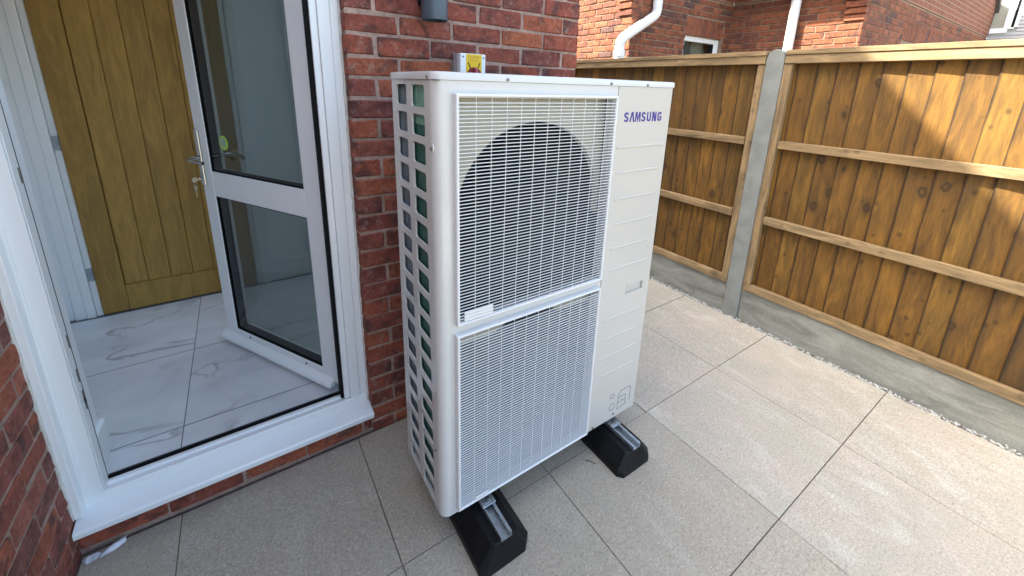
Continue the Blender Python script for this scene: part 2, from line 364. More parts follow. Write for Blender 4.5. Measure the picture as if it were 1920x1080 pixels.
def link(name, me, parent=None, smooth=False, loc=None, rot=None, scale=None):
    ob = bpy.data.objects.new(name, me); COL.objects.link(ob)
    if parent: ob.parent = parent
    if loc is not None: ob.location = loc
    if rot is not None: ob.rotation_euler = rot
    if scale is not None: ob.scale = scale
    if smooth:
        me.shade_smooth()
        md = None
        try:
            me.set_sharp_from_angle(angle=R(38))
        except Exception: pass
    return ob
def thing(name, label, cat, loc=(0, 0, 0), rotz=0, group=None):
    o = bpy.data.objects.new(name, None); COL.objects.link(o); o.location = loc; o.rotation_euler = (0, 0, rotz)
    o.empty_display_size = .1
    return tag(o, label, cat, group)
def tag(o, label, cat, group=None):
    o['label'] = label; o['category'] = cat
    if group: o['group'] = group
    return o
def struct(o): o['kind'] = 'structure'; return o
def stuff(o): o['kind'] = 'stuff'; return o
def rename(o, n): o.name = n; return o

# brick pieces -----------------------------------------------------
def brick_mesh(L, H=.065, D=.10, seed=0, mat='brick'):
    r = random.Random(seed); b = MB().box(-L / 2, L / 2, 0, D, -H / 2, H / 2)
    b.v = [(x + r.uniform(-.004, .004), y + (r.uniform(-.003, .0035) if y == 0 else 0), z + r.uniform(-.0032, .0032)) for x, y, z in b.v]
    me = b.mesh('brick', .0042); me.materials.append(M[mat])
    for p in me.polygons: p.use_smooth = False
    return me
BR = {}
def brick(parent, pos, L, ang, mat, H=.065, D=.10, rotx=0, proud=0, name='brick'):
    k = (mat, round(L, 2), H, rnd.randrange(6))
    if k not in BR: BR[k] = brick_mesh(round(L, 2), H, D, len(BR), mat)
    a = ang; o = origin(parent)
    n = Vector((math.sin(a), -math.cos(a), 0))       # outward
    p = Vector(pos) - o + n * (proud + rnd.uniform(-.0015, .002))
    return link(name, BR[k], parent, loc=p, rot=(rnd.uniform(-.006, .006), rnd.uniform(-.006, .006) + rotx, a + rnd.uniform(-.006, .006)), scale=(L / round(L, 2), 1, 1))
def courses(parent, mat, base, ang, rows, u0, u1, joints, skip=None, gap=.011, build=True):
    """base point, direction angle; rows = list of (z centre, parity); joints(parity) -> sorted joint positions along u"""
    d = Vector((math.cos(ang), math.sin(ang), 0)); out = []
    for zc, par in rows:
        js = [u0] + [j for j in joints(par) if u0 + .03 < j < u1 - .03] + [u1]
        for a, b in zip(js[:-1], js[1:]):
            a2 = a + (gap / 2 if a != u0 else 0); b2 = b - (gap / 2 if b != u1 else 0)
            segs = [(a2, b2)]
            if skip: segs = skip(a2, b2, zc)
            for (a3, b3) in segs:
                if b3 - a3 < .025: continue
                p = Vector(base) + d * ((a3 + b3) / 2); p.z = zc
                if build: brick(parent, p, b3 - a3, ang, mat)
                else: out.append((p, b3 - a3))
    return out

# ------------------------------------------------------------------ ground and patio
g = MB(); g.v = [(-200, -200, -.07), (200, -200, -.07), (200, 200, -.07), (-200, 200, -.07)]; g.f = [(0, 1, 2, 3)]
struct(g.build('ground', 'earth'))
ZF = .12
patio = MB().box(-.78, 2.61, -3.66, 1.75, -.065, -.007).build('patio', 'sand'); struct(patio)
PX, PY, X2, YA = .6114, .6073, 1.3485, -.5938
slabm = []
for k in range(8):
    r = random.Random(k); b = MB().box(-.3041, .3041, -.3021, .3021, -.05, 0)
    b.v = [(x, y, z + (r.uniform(-.0012, .0008) if z == 0 else 0)) for x, y, z in b.v]
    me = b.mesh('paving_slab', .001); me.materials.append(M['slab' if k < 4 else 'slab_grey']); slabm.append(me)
def slab(x0, x1, y0, y1):
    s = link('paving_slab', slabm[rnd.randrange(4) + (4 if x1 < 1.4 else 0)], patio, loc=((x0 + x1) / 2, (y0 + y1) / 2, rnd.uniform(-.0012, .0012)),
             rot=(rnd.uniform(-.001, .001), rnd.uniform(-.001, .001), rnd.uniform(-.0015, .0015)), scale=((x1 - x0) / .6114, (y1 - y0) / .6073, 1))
xs = [X2 + (i - 2) * PX for i in range(-2, 5)]; xs[-1] = 2.569
for i in range(len(xs) - 1):
    for j in range(-5, 4):
        y1 = YA + PY * (j + 0); y0 = y1 - PY
        y1 = YA + PY * j; y0 = y1 - PY
        if j == 1: y1 = min(y1, .012) if xs[i + 1] > 1.3 else -.006
        if j >= 2 and xs[i] < 1.3: continue
        x0 = max(xs[i], -.74)
        if xs[i + 1] - x0 < .05: continue
        slab(x0, xs[i + 1], y0, y1)
# gravel margin between slabs and gravel boards
gr = random.Random(5); b = MB(); ico = [(0, 0, 1), (.89, 0, .45), (.28, .85, .45), (-.72, .53, .45), (-.72, -.53, .45), (.28, -.85, .45), (.72, .53, -.45), (-.28, .85, -.45), (-.89, 0, -.45), (-.28, -.85, -.45), (.72, -.53, -.45), (0, 0, -1)]
icf = [(0, 1, 2), (0, 2, 3), (0, 3, 4), (0, 4, 5), (0, 5, 1), (1, 6, 2), (2, 7, 3), (3, 8, 4), (4, 9, 5), (5, 10, 1), (2, 6, 7), (3, 7, 8), (4, 8, 9), (5, 9, 10), (1, 10, 6), (6, 11, 7), (7, 11, 8), (8, 11, 9), (9, 11, 10), (10, 11, 6)]
def pebbles(n, xr, yr, zr, sr, seed):
    r = random.Random(seed); b = MB()
    for _ in range(n):
        c = (r.uniform(*xr), r.uniform(*yr), r.uniform(*zr)); s = r.uniform(*sr); k = len(b.v); ax = (r.uniform(.7, 1.3), r.uniform(.7, 1.5), r.uniform(.6, 1))
        b.v += [(c[0] + x * s * ax[0] * r.uniform(.8, 1.15), c[1] + y * s * ax[1], c[2] + z * s * ax[2]) for x, y, z in ico]
        b.f += [tuple(k + i for i in f) for f in icf]
    return b
stuff(pebbles(1500, (2.568, 2.602), (-3.0, 1.7), (-.010, .003), (.003, .0075), 3).build('gravel', 'stone', fix=False))
stuff(pebbles(900, (2.566, 2.603), (-3.0, 1.7), (-.012, -.002), (.003, .0075), 4).build('dark_gravel', 'stone_grey', fix=False))
stuff(pebbles(60, (-.7, 2.5), (-1.7, -.02), (.0005, .0016), (.001, .0028), 12).build('dark_grit', 'stone_grey', fix=False))
stuff(pebbles(46, (-.3, 2.5), (-1.6, -.02), (.001, .0022), (.0012, .0032), 9).build('grit', 'stone', fix=False))

# ------------------------------------------------------------------ house: brick wall with the door, left return wall, body behind
Z0 = 1.7694
house = thing('brick_house', 'dark red brick house wall around the white door, behind the heat pump', 'house', (0, 0, 0))
GX = -.745          # plane of the left return wall
XC = 1.2793
rows = [(Z0 - .075 * k - .0375, k % 2) for k in range(-6, 23)]
def jm(par):
    odd = [.385, .606, .837, 1.064]; even = [.297, .508, .724, .946, 1.179]
    return odd if par == 1 else even
rows_m = []
for k in range(-6, 23): rows_m.append((Z0 - .075 * k - .0375, (k + 1) % 2 if True else 0))
# row between mortar lines k and k+1: even k (0,2..) -> odd/even alternate as in the photograph
rows_m = [(Z0 - .075 * k - .0375, 1 if k % 2 == 0 else 0) for k in range(-6, 23)]
courses(house, 'brick', (0, 0, 0), 0, rows_m, .195, XC, jm)
courses(house, 'brick', (0, 0, 0), 0, [(.0075, 0)], .195, XC, jm)
# one course under the sill
for a, b_ in ((-.744, -.522), (-.511, -.295), (-.284, -.079), (-.068, .149), (.160, .19)):
    brick(house, ((a + b_) / 2, 0.004, .045), b_ - a, 0, 'brick', .065)
# left return wall (normal +X)
def jl(par): return [-.375, -.142] if par else [-.262, -.040]
rows_l = [(Z0 - .075 * k - .0375, k % 2) for k in range(-6, 24)]
courses(house, 'brick_wing', (GX, 0, 0), R(90), rows_l, -.45, .07, jl)
b = MB().box(.200, XC - .004, .005, .30, -.06, 2.22).box(-.75, .200, .010, .049, -.06, .088)
b.build('mortar', 'mortar', house)
MB().box(-1.045, GX - .005, -.446, .065, -.06, 2.22).build('mortar', 'mortar', house)
# house body: gable end of the main part (x < GX) and the flat-roofed hall with the door
EY, EZ = -.70, 4.36       # eave
RY, RZ = 3.0, 4.36 + 1.05 * 3.7
zt = lambda y: EZ + 1.05 * (y - EY) - .12
gp = [(-.45, 2.22), (7.2, 2.22), (7.2, zt(-.45)), (RY, RZ - .12), (-.45, zt(-.45))]
b = MB().prism(gp, -1.045, GX - .004, 'x'); b.build('gable_wall', 'brick_wall', house)
MB().box(-1.045, GX - .004, 1.75, 7.2, -.06, 2.22).box(-6.5, -1.045, -.45, -.15, -.06, zt(-.45)).box(-6.5, -1.045, 6.9, 7.2, -.06, zt(-.45)).box(-6.8, -6.5, -.45, 7.2, -.06, zt(-.45)).build('outer_wall', 'brick_wall', house)
lw_ = courses(house, 'brick_wing', (GX, 0, 0), R(90), [(Z0 - .075 * k - .0375, k % 2) for k in range(-8, 24)], -2.05, -.461, lambda par: [-2.05 + .23 * i + (.115 if par else 0) for i in range(8)], build=False)
b = MB(); r = random.Random(21)
for p, L in lw_:
    dx = r.uniform(-.002, .0015); b.box(GX - .09, GX + dx, p.y - L / 2, p.y + L / 2, p.z - .0325, p.z + .0325)
stuff(b.build('side_wall_bricks', 'brick_wing', house, .004))
MB().box(-1.045, GX - .005, -2.046, -.452, -.06, 2.415).build('mortar', 'mortar', house)
MB().box(-1.07, GX + .03, -2.08, -.72, 2.42, 2.47).build('coping', 'post_concrete', house, .004)
th = .16
b = MB().prism([(EY, EZ), (RY, RZ), (RY, RZ + th), (EY - .02, EZ + th - .02)], -6.9, GX + .03, 'x'); b.build('roof', 'roof', house)
b = MB().prism([(RY, RZ), (2 * RY - EY, EZ), (2 * RY - EY + .02, EZ + th - .02), (RY, RZ + th)], -6.9, GX + .03, 'x'); b.build('roof', 'roof', house)
# wall above the door height
MB().box(GX, XC, .004, .30, 2.22, 2.62).box(XC - .279, XC, .30, 1.95, -.06, .35).box(XC - .279, XC, .30, 1.95, 2.5, 2.62).box(XC - .279, XC, .30, .34, .35, 2.5).box(XC - .279, XC, 1.59, 1.95, .35, 2.5).box(GX, XC - .30, 1.75, 1.95, -.06, 2.62).build('outer_wall', 'brick_wall', house)
b = MB()
b.box(GX, XC + .04, -.05, .33, 2.62, 2.72).box(GX, XC + .04, 1.60, 2.0, 2.62, 2.72).box(.979, XC + .04, .33, 1.60, 2.62, 2.72)
b.build('flat_roof', 'upvc', house)
b = MB(); b.v = [(GX + .01, .33, 2.70), (.979, .33, 2.70), (.979, 1.60, 2.70), (GX + .01, 1.60, 2.70)]; b.f = [(0, 1, 2, 3)]; b.build('rooflight', 'rooflight_glass', house, fix=False)  # unseen roof opening added to let sky light into the hall

# unseen window added to the hall end wall to bring in daylight
added_win = MB().box(1.10, 1.16, .342, .40, .352, 2.498).box(1.10, 1.16, 1.53, 1.588, .352, 2.498).box(1.10, 1.16, .40, 1.53, .352, .41).box(1.10, 1.16, .40, 1.53, 2.44, 2.498).build('window', 'upvc', house, .003)
b = MB(); b.v = [(1.13, .40, .41), (1.13, 1.53, .41), (1.13, 1.53, 2.44), (1.13, .40, 2.44)]; b.f = [(0, 1, 2, 3)]; b.build('pane', 'rooflight_glass', added_win, fix=False)

# ------------------------------------------------------------------ hall inside
hf = MB().box(-2.4, 1.0, .19, 1.60, .06, ZF - .0007).build('hall_floor', 'grout'); struct(hf)
ty = [.19, .315, .915, 1.56]; tx = [-1.685, -.487, .713]
for a, b_ in ((-2.4, -1.685), (-1.685, -.487), (-.487, .713), (.713, 1.0)):
    for c, d in zip(ty[:-1], ty[1:]):
        bx = MB().box(a + .002, b_ - .002, c + .0028, d - .0028, ZF - .004, ZF)
        bx.build('floor_tile', 'marble', hf)
MB().box(-.74, .19, .126, .189, .06, .117).build('threshold_gap', 'black', hf)
hw = MB()
hw.box(-1.045, -.725, .126, .33, .06, 2.60)              # reveal on the left
hw.box(.22, 1.0, .301, .33, .06, 2.60)                      # inside face right of the door
hw.box(.20, .22, .126, .33, .06, 2.60)
hw.box(-2.4, -1.045, .30, .33, .06, 2.60)
hw.box(-.725, .20, .126, .33, 2.17, 2.60)
hw.box(-2.4, -.955, 1.60, 1.72, .06, 2.60).box(-.165, 1.0, 1.60, 1.72, .06, 2.60).box(-.955, -.165, 1.60, 1.72, 2.10, 2.60).box(-.955, -.165, 1.66, 1.74, .06, 2.10)
hw.box(-1.26, -1.16, .33, 1.60, .06, 2.60).box(.979, 1.0, .33, 1.60, .06, .35).box(.979, 1.0, .33, 1.60, 2.5, 2.60)  # first box: unseen left wall, moved in to keep bounced light in the hall
hallw = hw.build('hall_wall', 'plaster'); struct(hallw)
MB().box(-2.4, GX, .33, 1.60, 2.60, 2.62).build('hall_ceiling', 'plaster', hallw)
# skirting
sk = MB(); sk.box(-.725, -.709, .126, .345, ZF, .255).box(-1.0, -.725, .33, .345, ZF, .255)
sk.build('skirting', 'gloss_white', hallw, .003)
MB().box(-.085, .17, 1.583, 1.60, ZF, .27).build('skirting', 'gloss_white', hallw, .003)
# casing of a second opening on the right of the oak door
b = MB()
b.box(.17, .245, 1.575, 1.60, ZF, 2.15).box(.255, .30, 1.585, 1.60, ZF, 2.15).box(.31, .36, 1.579, 1.60, ZF, 2.15)
b.build('casing_strip', 'gloss_white', hallw, .003)

# oak door ---------------------------------------------------------
oak = thing('oak_door', 'oak boarded interior door closed in the hall beyond the glazed door', 'door', (-.56, 1.57, ZF))
dy0, dy1 = 1.570, 1.610
MB().box(-.953, -.836, dy0, dy1, .128, 2.08).build('stile', 'oak', oak, .002)
MB().box(-.285, -.170, dy0, dy1, .128, 2.08).build('stile', 'oak', oak, .002)
MB().box(-.835, -.286, dy0 + .001, dy1, .128, .292).build('bottom_rail', 'oak', oak, .002)
MB().box(-.835, -.286, dy0 + .001, dy1, 1.96, 2.08).build('top_rail', 'oak', oak, .002)
for i in range(5):
    a = -.834 + i * .1095
    MB().box(a + .0008, a + .1087, dy0 + .008, dy1 - .004, .2925, 1.9595).build('board', 'oak', oak, .0045)
for z in (.39, 1.16): MB().box(-.983, -.957, 1.580, 1.588, z - .04, z + .04).build('hinge', 'galv', oak, .001)
arch = MB().box(-.985, -.956, 1.585, 1.62, ZF, 2.12).box(-1.026, -.986, 1.573, 1.60, ZF, 2.15).box(-1.075, -1.027, 1.580, 1.60, ZF, 2.15)
arch.build('door_casing', 'gloss_white', oak, .004, 2)
arch = MB().box(-.168, -.140, 1.585, 1.62, ZF, 2.12).box(-.139, -.086, 1.575, 1.60, ZF, 2.15); arch.build('door_casing', 'gloss_white', oak, .004, 2)

# ------------------------------------------------------------------ door frame and open leaf
fr = thing('door_frame', 'white plastic door frame with projecting sill set in the brick wall', 'door frame', (-.28, .055, .1))
F0, F1 = .055, .125
def jamb(x0, x1, sgn):
    # x0 outer, x1 inner; stepped profile
    a, c = (x0, x1) if sgn > 0 else (x1, x0)
    m = MB()
    w = abs(x1 - x0)
    s = -1 if x1 < x0 else 1
    def bx(p, q, y0, y1): m.box(min(x0 + s * p, x0 + s * q), max(x0 + s * p, x0 + s * q), y0, y1, .166, 2.17)
    bx(0, .028, F0 + .002, F1); bx(.0285, .069, F0, F1); bx(.0695, w, F0 + .010, F1 - .012)
    return m
jamb(.1905, .098, 1).build('jamb', 'upvc', fr, .0025, 2)
jamb(-.7435, -.672, 1).build('jamb', 'upvc', fr, .0025, 2)
MB().box(-.672, .098, F0, F1, 2.10, 2.17).build('head', 'upvc', fr, .0025)
th_p = [(F0, .127), (F1, .127), (F1, .152), (F1 - .02, .158), (F1 - .024, .166), (F1 - .032, .166), (F1 - .036, .159), (F0 + .012, .164), (F0 + .003, .166), (F0, .160)]
b = MB().prism(th_p, -.7435, .1905, 'x'); b.build('threshold', 'upvc', fr)
sp = [(-.027, .092), (-.027, .110), (-.022, .1165), (F0, .1265), (F1, .1265), (F1, .108), (-.015, .100), (-.019, .092)]
b = MB().prism(sp, -.742, .1975, 'x'); b.build('sill', 'upvc', fr, .0012)
# sealant beads
rr = random.Random(2)
for x, s in ((.1925, 1),):
    pts = [(x + rr.uniform(-.0015, .0015), .050 + rr.uniform(-.002, .002), .13 + i * .02) for i in range(100)]
    MB().tube(pts, [rr.uniform(.004, .0062) for _ in pts], 6).build('sealant', 'caulk', fr, smooth=True)
MB().box(-.7438, -.722, .020, .0548, .1275, 2.17).build('cover_trim', 'upvc', fr, .003, 2)
pts = [(-.7455 + rr.uniform(-.0012, .0008), .018 + rr.uniform(-.003, .003), .13 + i * .02) for i in range(100)]
MB().tube(pts, [rr.uniform(.0035, .0065) for _ in pts], 6).build('sealant', 'caulk', fr, smooth=True)
MB().box(.086, .0978, .078, .126, .166, 2.1).build('seal_strip', 'black', fr)  # black strip stands in for the unlit gap beside the open leaf
MB().box(-.674, -.6718, .108, .113, .166, 2.1).build('seal_strip', 'black', fr)
for z in (.72, .595, .515, .49, 1.25): MB().box(-.6725, -.6695, .096, .106, z - .022, z + .022).build('lock_keep', 'screw', fr)

leaf = thing('glazed_door', 'white two-pane glazed door standing open into the hall', 'door', (.089, .185, 0), R(-60))
LT = 2.09; LB = .166
def lb(x0, x1, y0, y1, z0, z1): return MB().box(x0, x1, y0, y1, z0, z1)
for (a, c) in ((-.090, .017), (-.835, -.748)):
    lb(a, c, 0, .07, LB, LT).build('stile', 'upvc', leaf, .003, 2, local=True)
lb(.0172, .036, .03, .07, LB, LT).build('rebate', 'upvc', leaf, .002, local=True)
lb(.0175, .026, .012, .0297, LB, LT).build('rebate', 'upvc', leaf, .002, local=True)
for (a, c) in ((LB, .222), (.962, 1.087), (2.0, LT)):
    lb(-.7478, -.0902, .0005, .0695, a, c).build('rail', 'upvc', leaf, .002, local=True)
for (z0, z1) in ((.222, .962), (1.087, 2.0)):
    gk = MB(); x0, x1 = -.748, -.090; t = .0045
    gk.box(x0, x0 + t, .004, .052, z0, z1).box(x1 - t, x1, .004, .052, z0, z1).box(x0 + t, x1 - t, .004, .052, z0, z0 + t).box(x0 + t, x1 - t, .004, .052, z1 - t, z1)
    gk.build('gasket', 'black', leaf, local=True)
    gp_ = MB()
    for y in (.010, .047):
        k = len(gp_.v); gp_.v += [(x0 + t, y, z0 + t), (x1 - t, y, z0 + t), (x1 - t, y, z1 - t), (x0 + t, y, z1 - t)]; gp_.f.append((k, k + 1, k + 2, k + 3))
    gp_.build('glass_pane', 'glass', leaf, local=True, fix=False)
# weather bar along the foot
wb = [(0, .150), (0, .192), (-.010, .190), (-.030, .172), (-.034, .160), (-.030, .153)]
b = MB().prism([(y, z) for y, z in wb], -.850, -.012, 'x'); b.build('weather_bar', 'upvc', leaf, .002, local=True)
for x in (-.636, -.202): MB().cyl((x, -.002, .203), .006, .004, 'y', 12).build('drain_cap', 'line', leaf, local=True)
# handles
hd = lb(-.826, -.797, -.011, 0, 1.010, 1.283).build('handle_plate', 'chrome', leaf, .004, 2, local=True)
def lever(y, s, name, x=-.811):
    yy = y + s * .058
    pts = [(x, y, 1.148), (x, y + s * .030, 1.148), (x + .004, yy - s * .008, 1.148), (x + .018, yy, 1.148), (x + .05, yy + s * .003, 1.147), (x + .085, yy, 1.144), (x + .118, yy - s * .012, 1.140)]
    return MB().tube(pts, [.011, .010, .009, .008, .0075, .008, .009], 10).build(name, 'chrome', leaf, smooth=True, local=True)
lever(-.011, -1, 'lever'); lever(.081, 1, 'lever')
lb(-.826, -.797, .07, .081, 1.010, 1.283).build('handle_plate', 'chrome', leaf, .004, 2, local=True)
MB().cyl((-.811, -.011, 1.045), .009, -.012, 'y', 14).build('lock_cylinder', 'chrome', leaf, local=True)
# round lime disc with a pale centre, on the pane
st = MB().cyl((-.626, .0088, 1.234), .034, .0006, 'y', 28).build('sticker', 'lime', leaf, local=True)
MB().cyl((-.628, .0078, 1.236), .022, .0008, 'y', 24).build('sticker_centre', 'lime_pale', st, local=True)
for z in (.42, 1.05, 1.72): MB().cyl((.030, .078, z - .05), .010, .10, 'z', 12).build('hinge', 'screw', leaf, local=True)
# keys left in the lock
lw = Matrix.Translation((.089, .185, 0)) @ Matrix.Rotation(R(-60), 4, 'Z')
kp = lw @ Vector((-.811, -.023, 1.045))
keys = thing('door_keys', 'two brass keys left hanging in the lock of the glazed door', 'keys', kp, R(-60))
def key(px, py, pz, hang):
    b = MB()
    if hang:
        b.cyl((px, py, pz), .013, .0025, 'y', 16).box(px - .0035, px + .0035, py, py + .0025, pz - .045, pz - .011)
    else:
        b.cyl((px - .00125, py, pz), .013, .0025, 'x', 16).box(px - .00125, px + .00125, py + .011, py + .030, pz - .0035, pz + .0035)
    return b.build('key', 'brass', keys, local=True, bevel=.0005)
key(0, -.022, 0, False); key(.002, -.026, -.040, True)
ring = [(0, -.024 + .004 * math.cos(a), -.018 + .016 * math.sin(a)) for a in [i * math.pi / 8 for i in range(17)]]
MB().tube(ring, .0012, 6).build('key_ring', 'chrome', keys, local=True)

# torn wrapper on the ground in the corner
b = MB(); r = random.Random(8); n = 14
pth = [(-.735, -.032), (-.722, -.036), (-.70, -.030), (-.69, -.036), (-.675, -.030), (-.66, -.024), (-.645, -.018), (-.632, -.012)]
for i, (x, y) in enumerate(pth):
    w = (.006, .012, .009, .008, .010, .011, .012, .009)[i]
    for k in range(6):
        a = math.pi * k / 5
        b.v.append((x + r.uniform(-.003, .003), y - w * math.cos(a) + r.uniform(-.002, .002), .001 + w * 1.1 * math.sin(a) + r.uniform(0, .005)))
for i in range(len(pth) - 1):
    for k in range(5): b.f.append((i * 6 + k, i * 6 + k + 1, (i + 1) * 6 + k + 1, (i + 1) * 6 + k))
tag(b.build('torn_wrapper', 'paper', fix=False), 'crumpled white scrap of packaging lying under the left end of the sill', 'litter')
tag(MB().tube([(.905, -.632, .003), (.92, -.650, .004), (.928, -.668, .003)], .0016, 6).build('twig', 'twig'), 'small dark twig on the paving left of the far rubber foot', 'twig')

# ------------------------------------------------------------------ heat pump
XU, YF, ZB = .254, -.629, .1367
HP = thing('heat_pump', 'tall white twin-fan heat pump outdoor unit standing on the patio by the wall', 'heat pump', (XU + .47, YF + .165, ZB))
D_ = .325; Hh = 1.404
X = lambda u: XU + u
Yd = lambda d: YF + d
Zh = lambda h: ZB + h
# rounded corner column + left side front strip : profile swept up
rad = .030; prof = []
t_ = .0016
for i in range(9):
    a = math.pi + (math.pi / 2) * i / 8
    prof.append((X(rad) + rad * math.cos(a), Yd(rad) + rad * math.sin(a)))
outer = [(X(0), Yd(.050))] + prof + [(X(.060), Yd(0))]
inner = [(X(.060), Yd(.004)), (X(rad), Yd(.004)), (X(.004), Yd(rad)), (X(.004), Yd(.050))]
MB().prism(outer + inner, Zh(.003), Zh(Hh), 'z').build('corner_panel', 'casing', HP, smooth=True)
# front panel: strips round the two grilles
b = MB()
b.box(X(.0602), X(.6475), Yd(0), Yd(.02), Zh(1.362), Zh(Hh)).box(X(.0602), X(.6475), Yd(0), Yd(.02), Zh(.678), Zh(.727)).box(X(.0602), X(.6475), Yd(0), Yd(.02), Zh(.003), Zh(.030)).box(X(.624), X(.6475), Yd(0.0004), Yd(.02), Zh(.030), Zh(1.362))
b.build('front_panel', 'casing', HP)
# left side guard with rounded openings
def guard():
    b = MB(); x0, x1 = X(.0005), X(.0065)
    top, pitch, nrow = 1.391, .0774, 18
    cols = [(.050, .179, .066, .162), (.179, D_, .198, .286)]
    def hole(y0, y1, z0, z1, ya, yb, za, zb, r=.009, n=3):
        loop = []
        for (cy, cz, a0) in ((yb - r, zb - r, 0), (ya + r, zb - r, 90), (ya + r, za + r, 180), (yb - r, za + r, 270)):
            loop.append([(cy + r * math.cos(R(a0 + 90 * i / n)), cz + r * math.sin(R(a0 + 90 * i / n))) for i in range(n + 1)])
        cor = [(y1, z1), (y0, z1), (y0, z0), (y1, z0)]
        k = len(b.v); flat = [p for a in loop for p in a]; m = len(flat)
        b.v += [(x0, p[0], p[1]) for p in flat] + [(x1, p[0], p[1]) for p in flat] + [(x0, p[0], p[1]) for p in cor]
        for i in range(m): j = (i + 1) % m; b.f.append((k + i, k + j, k + m + j, k + m + i))
        for q in range(4):
            for i in range(n): b.f.append((k + 2 * m + q, k + q * (n + 1) + i, k + q * (n + 1) + i + 1))
            q2 = (q + 1) % 4; b.f.append((k + 2 * m + q, k + q * (n + 1) + n, k + q2 * (n + 1), k + 2 * m + q2))
    for (c0, c1, a0, a1) in cols:
        for i in range(nrow):
            zt_ = top - pitch * i; zb_ = zt_ - .0575
            z1 = Hh if i == 0 else top - pitch * i + (pitch - .0575) / 2
            z0 = .003 if i == nrow - 1 else zb_ - (pitch - .0575) / 2
            hole(Yd(c0), Yd(c1), Zh(z0), Zh(z1), Yd(a0), Yd(a1), Zh(zb_), Zh(zt_))
    return b
o = guard().build('side_guard', 'casing', HP); 
# rolled edges round the openings give the guard its thickness
# coil behind the guard
MB().box(X(.012), X(.016), Yd(.052), Yd(.181), Zh(.02), Zh(1.285)).build('coil_face', 'green', HP)
MB().box(X(.0115), X(.016), Yd(.052), Yd(.181), Zh(1.2853), Zh(1.40)).build('coil_header', 'green_pale', HP)  # top strip of the coil in a paler green
b = MB()
for i in range(9):
    y = .186 + i * .0145
    b.cyl((X(.019), Yd(y), Zh(.02)), .0062, 1.38, 'z', 8)
b.box(X(.020), X(.024), Yd(.1815), Yd(.32), Zh(.02), Zh(1.40))
b.build('coil_tubes', 'coil_blue', HP, smooth=True)
MB().cyl((X(-.0005), Yd(.022), Zh(1.235)), .010, .003, 'x', 16).build('screw_boss', 'casing', HP)
# rear, right and base
MB().box(X(.01), X(.93), Yd(D_ - .006), Yd(D_), Zh(.003), Zh(Hh)).build('rear_coil', 'coil_blue', HP)
MB().box(X(.934), X(.94), Yd(.004), Yd(D_), Zh(.003), Zh(Hh)).build('right_panel', 'panel_cream', HP)
MB().box(X(.006), X(.934), Yd(.021), Yd(D_ - .007), Zh(0), Zh(.012)).build('base_pan', 'casing', HP)
MB().box(X(.64), X(.646), Yd(.021), Yd(D_ - .01), Zh(.013), Zh(Hh)).build('divider', 'black', HP)
# lid
lidp = []
for (cx, cy, a0, rr_) in ((X(.031), Yd(.031), 180, .034), (X(.937), Yd(.003), 270, .006), (X(.937), Yd(D_ - .003), 0, .006), (X(.003), Yd(D_ - .003), 90, .006)):
    for i in range(7): lidp.append((cx + rr_ * math.cos(R(a0 + 15 * i)), cy + rr_ * math.sin(R(a0 + 15 * i))))
cxm, cym = X(.47), Yd(D_ / 2)
ins = lambda e: [(cxm + (x - cxm) * (1 - e / .47), cym + (y - cym) * (1 - e / (D_ / 2))) for x, y in lidp]
b = MB(); N = len(lidp)
for pl, z in ((lidp, Hh + .0008), (lidp, 1.4195), (ins(.0016), 1.423), (ins(.006), 1.4247)): b.v += [(x, y, Zh(z)) for x, y in pl]
for q in range(3):
    for i in range(N): j = (i + 1) % N; b.f.append((q * N + i, q * N + j, (q + 1) * N + j, (q + 1) * N + i))
b.f += [tuple(range(3 * N, 4 * N)), tuple(reversed(range(N)))]
b.build('lid', 'casing', HP, smooth=True)
b = MB().box(X(.0), X(.94), Yd(.0025), Yd(.01), Zh(Hh - .0012), Zh(Hh + .0008)); b.build('lid_seam', 'dark_line', HP)
scm = MB().cyl((0, 0, 0), .0042, -.0028, 'y', 10).mesh('screw'); scm.materials.append(M['screw'])
for u, h in ((.211, 1.4105), (.609, 1.4105), (.788, 1.4105), (.802, .026), (.680, .015)):
    link('screw', scm, HP, loc=Vector((X(u), Yd(-.003 if h > 1 else 0), Zh(h))) - origin(HP))
for d, h in ((.034, 1.4105), (.043, .254), (.0225, 1.232)):
    link('screw', scm, HP, loc=Vector((X(-.003 if h > 1.3 else -.0005), Yd(d), Zh(h))) - origin(HP), rot=(0, 0, R(-90)))
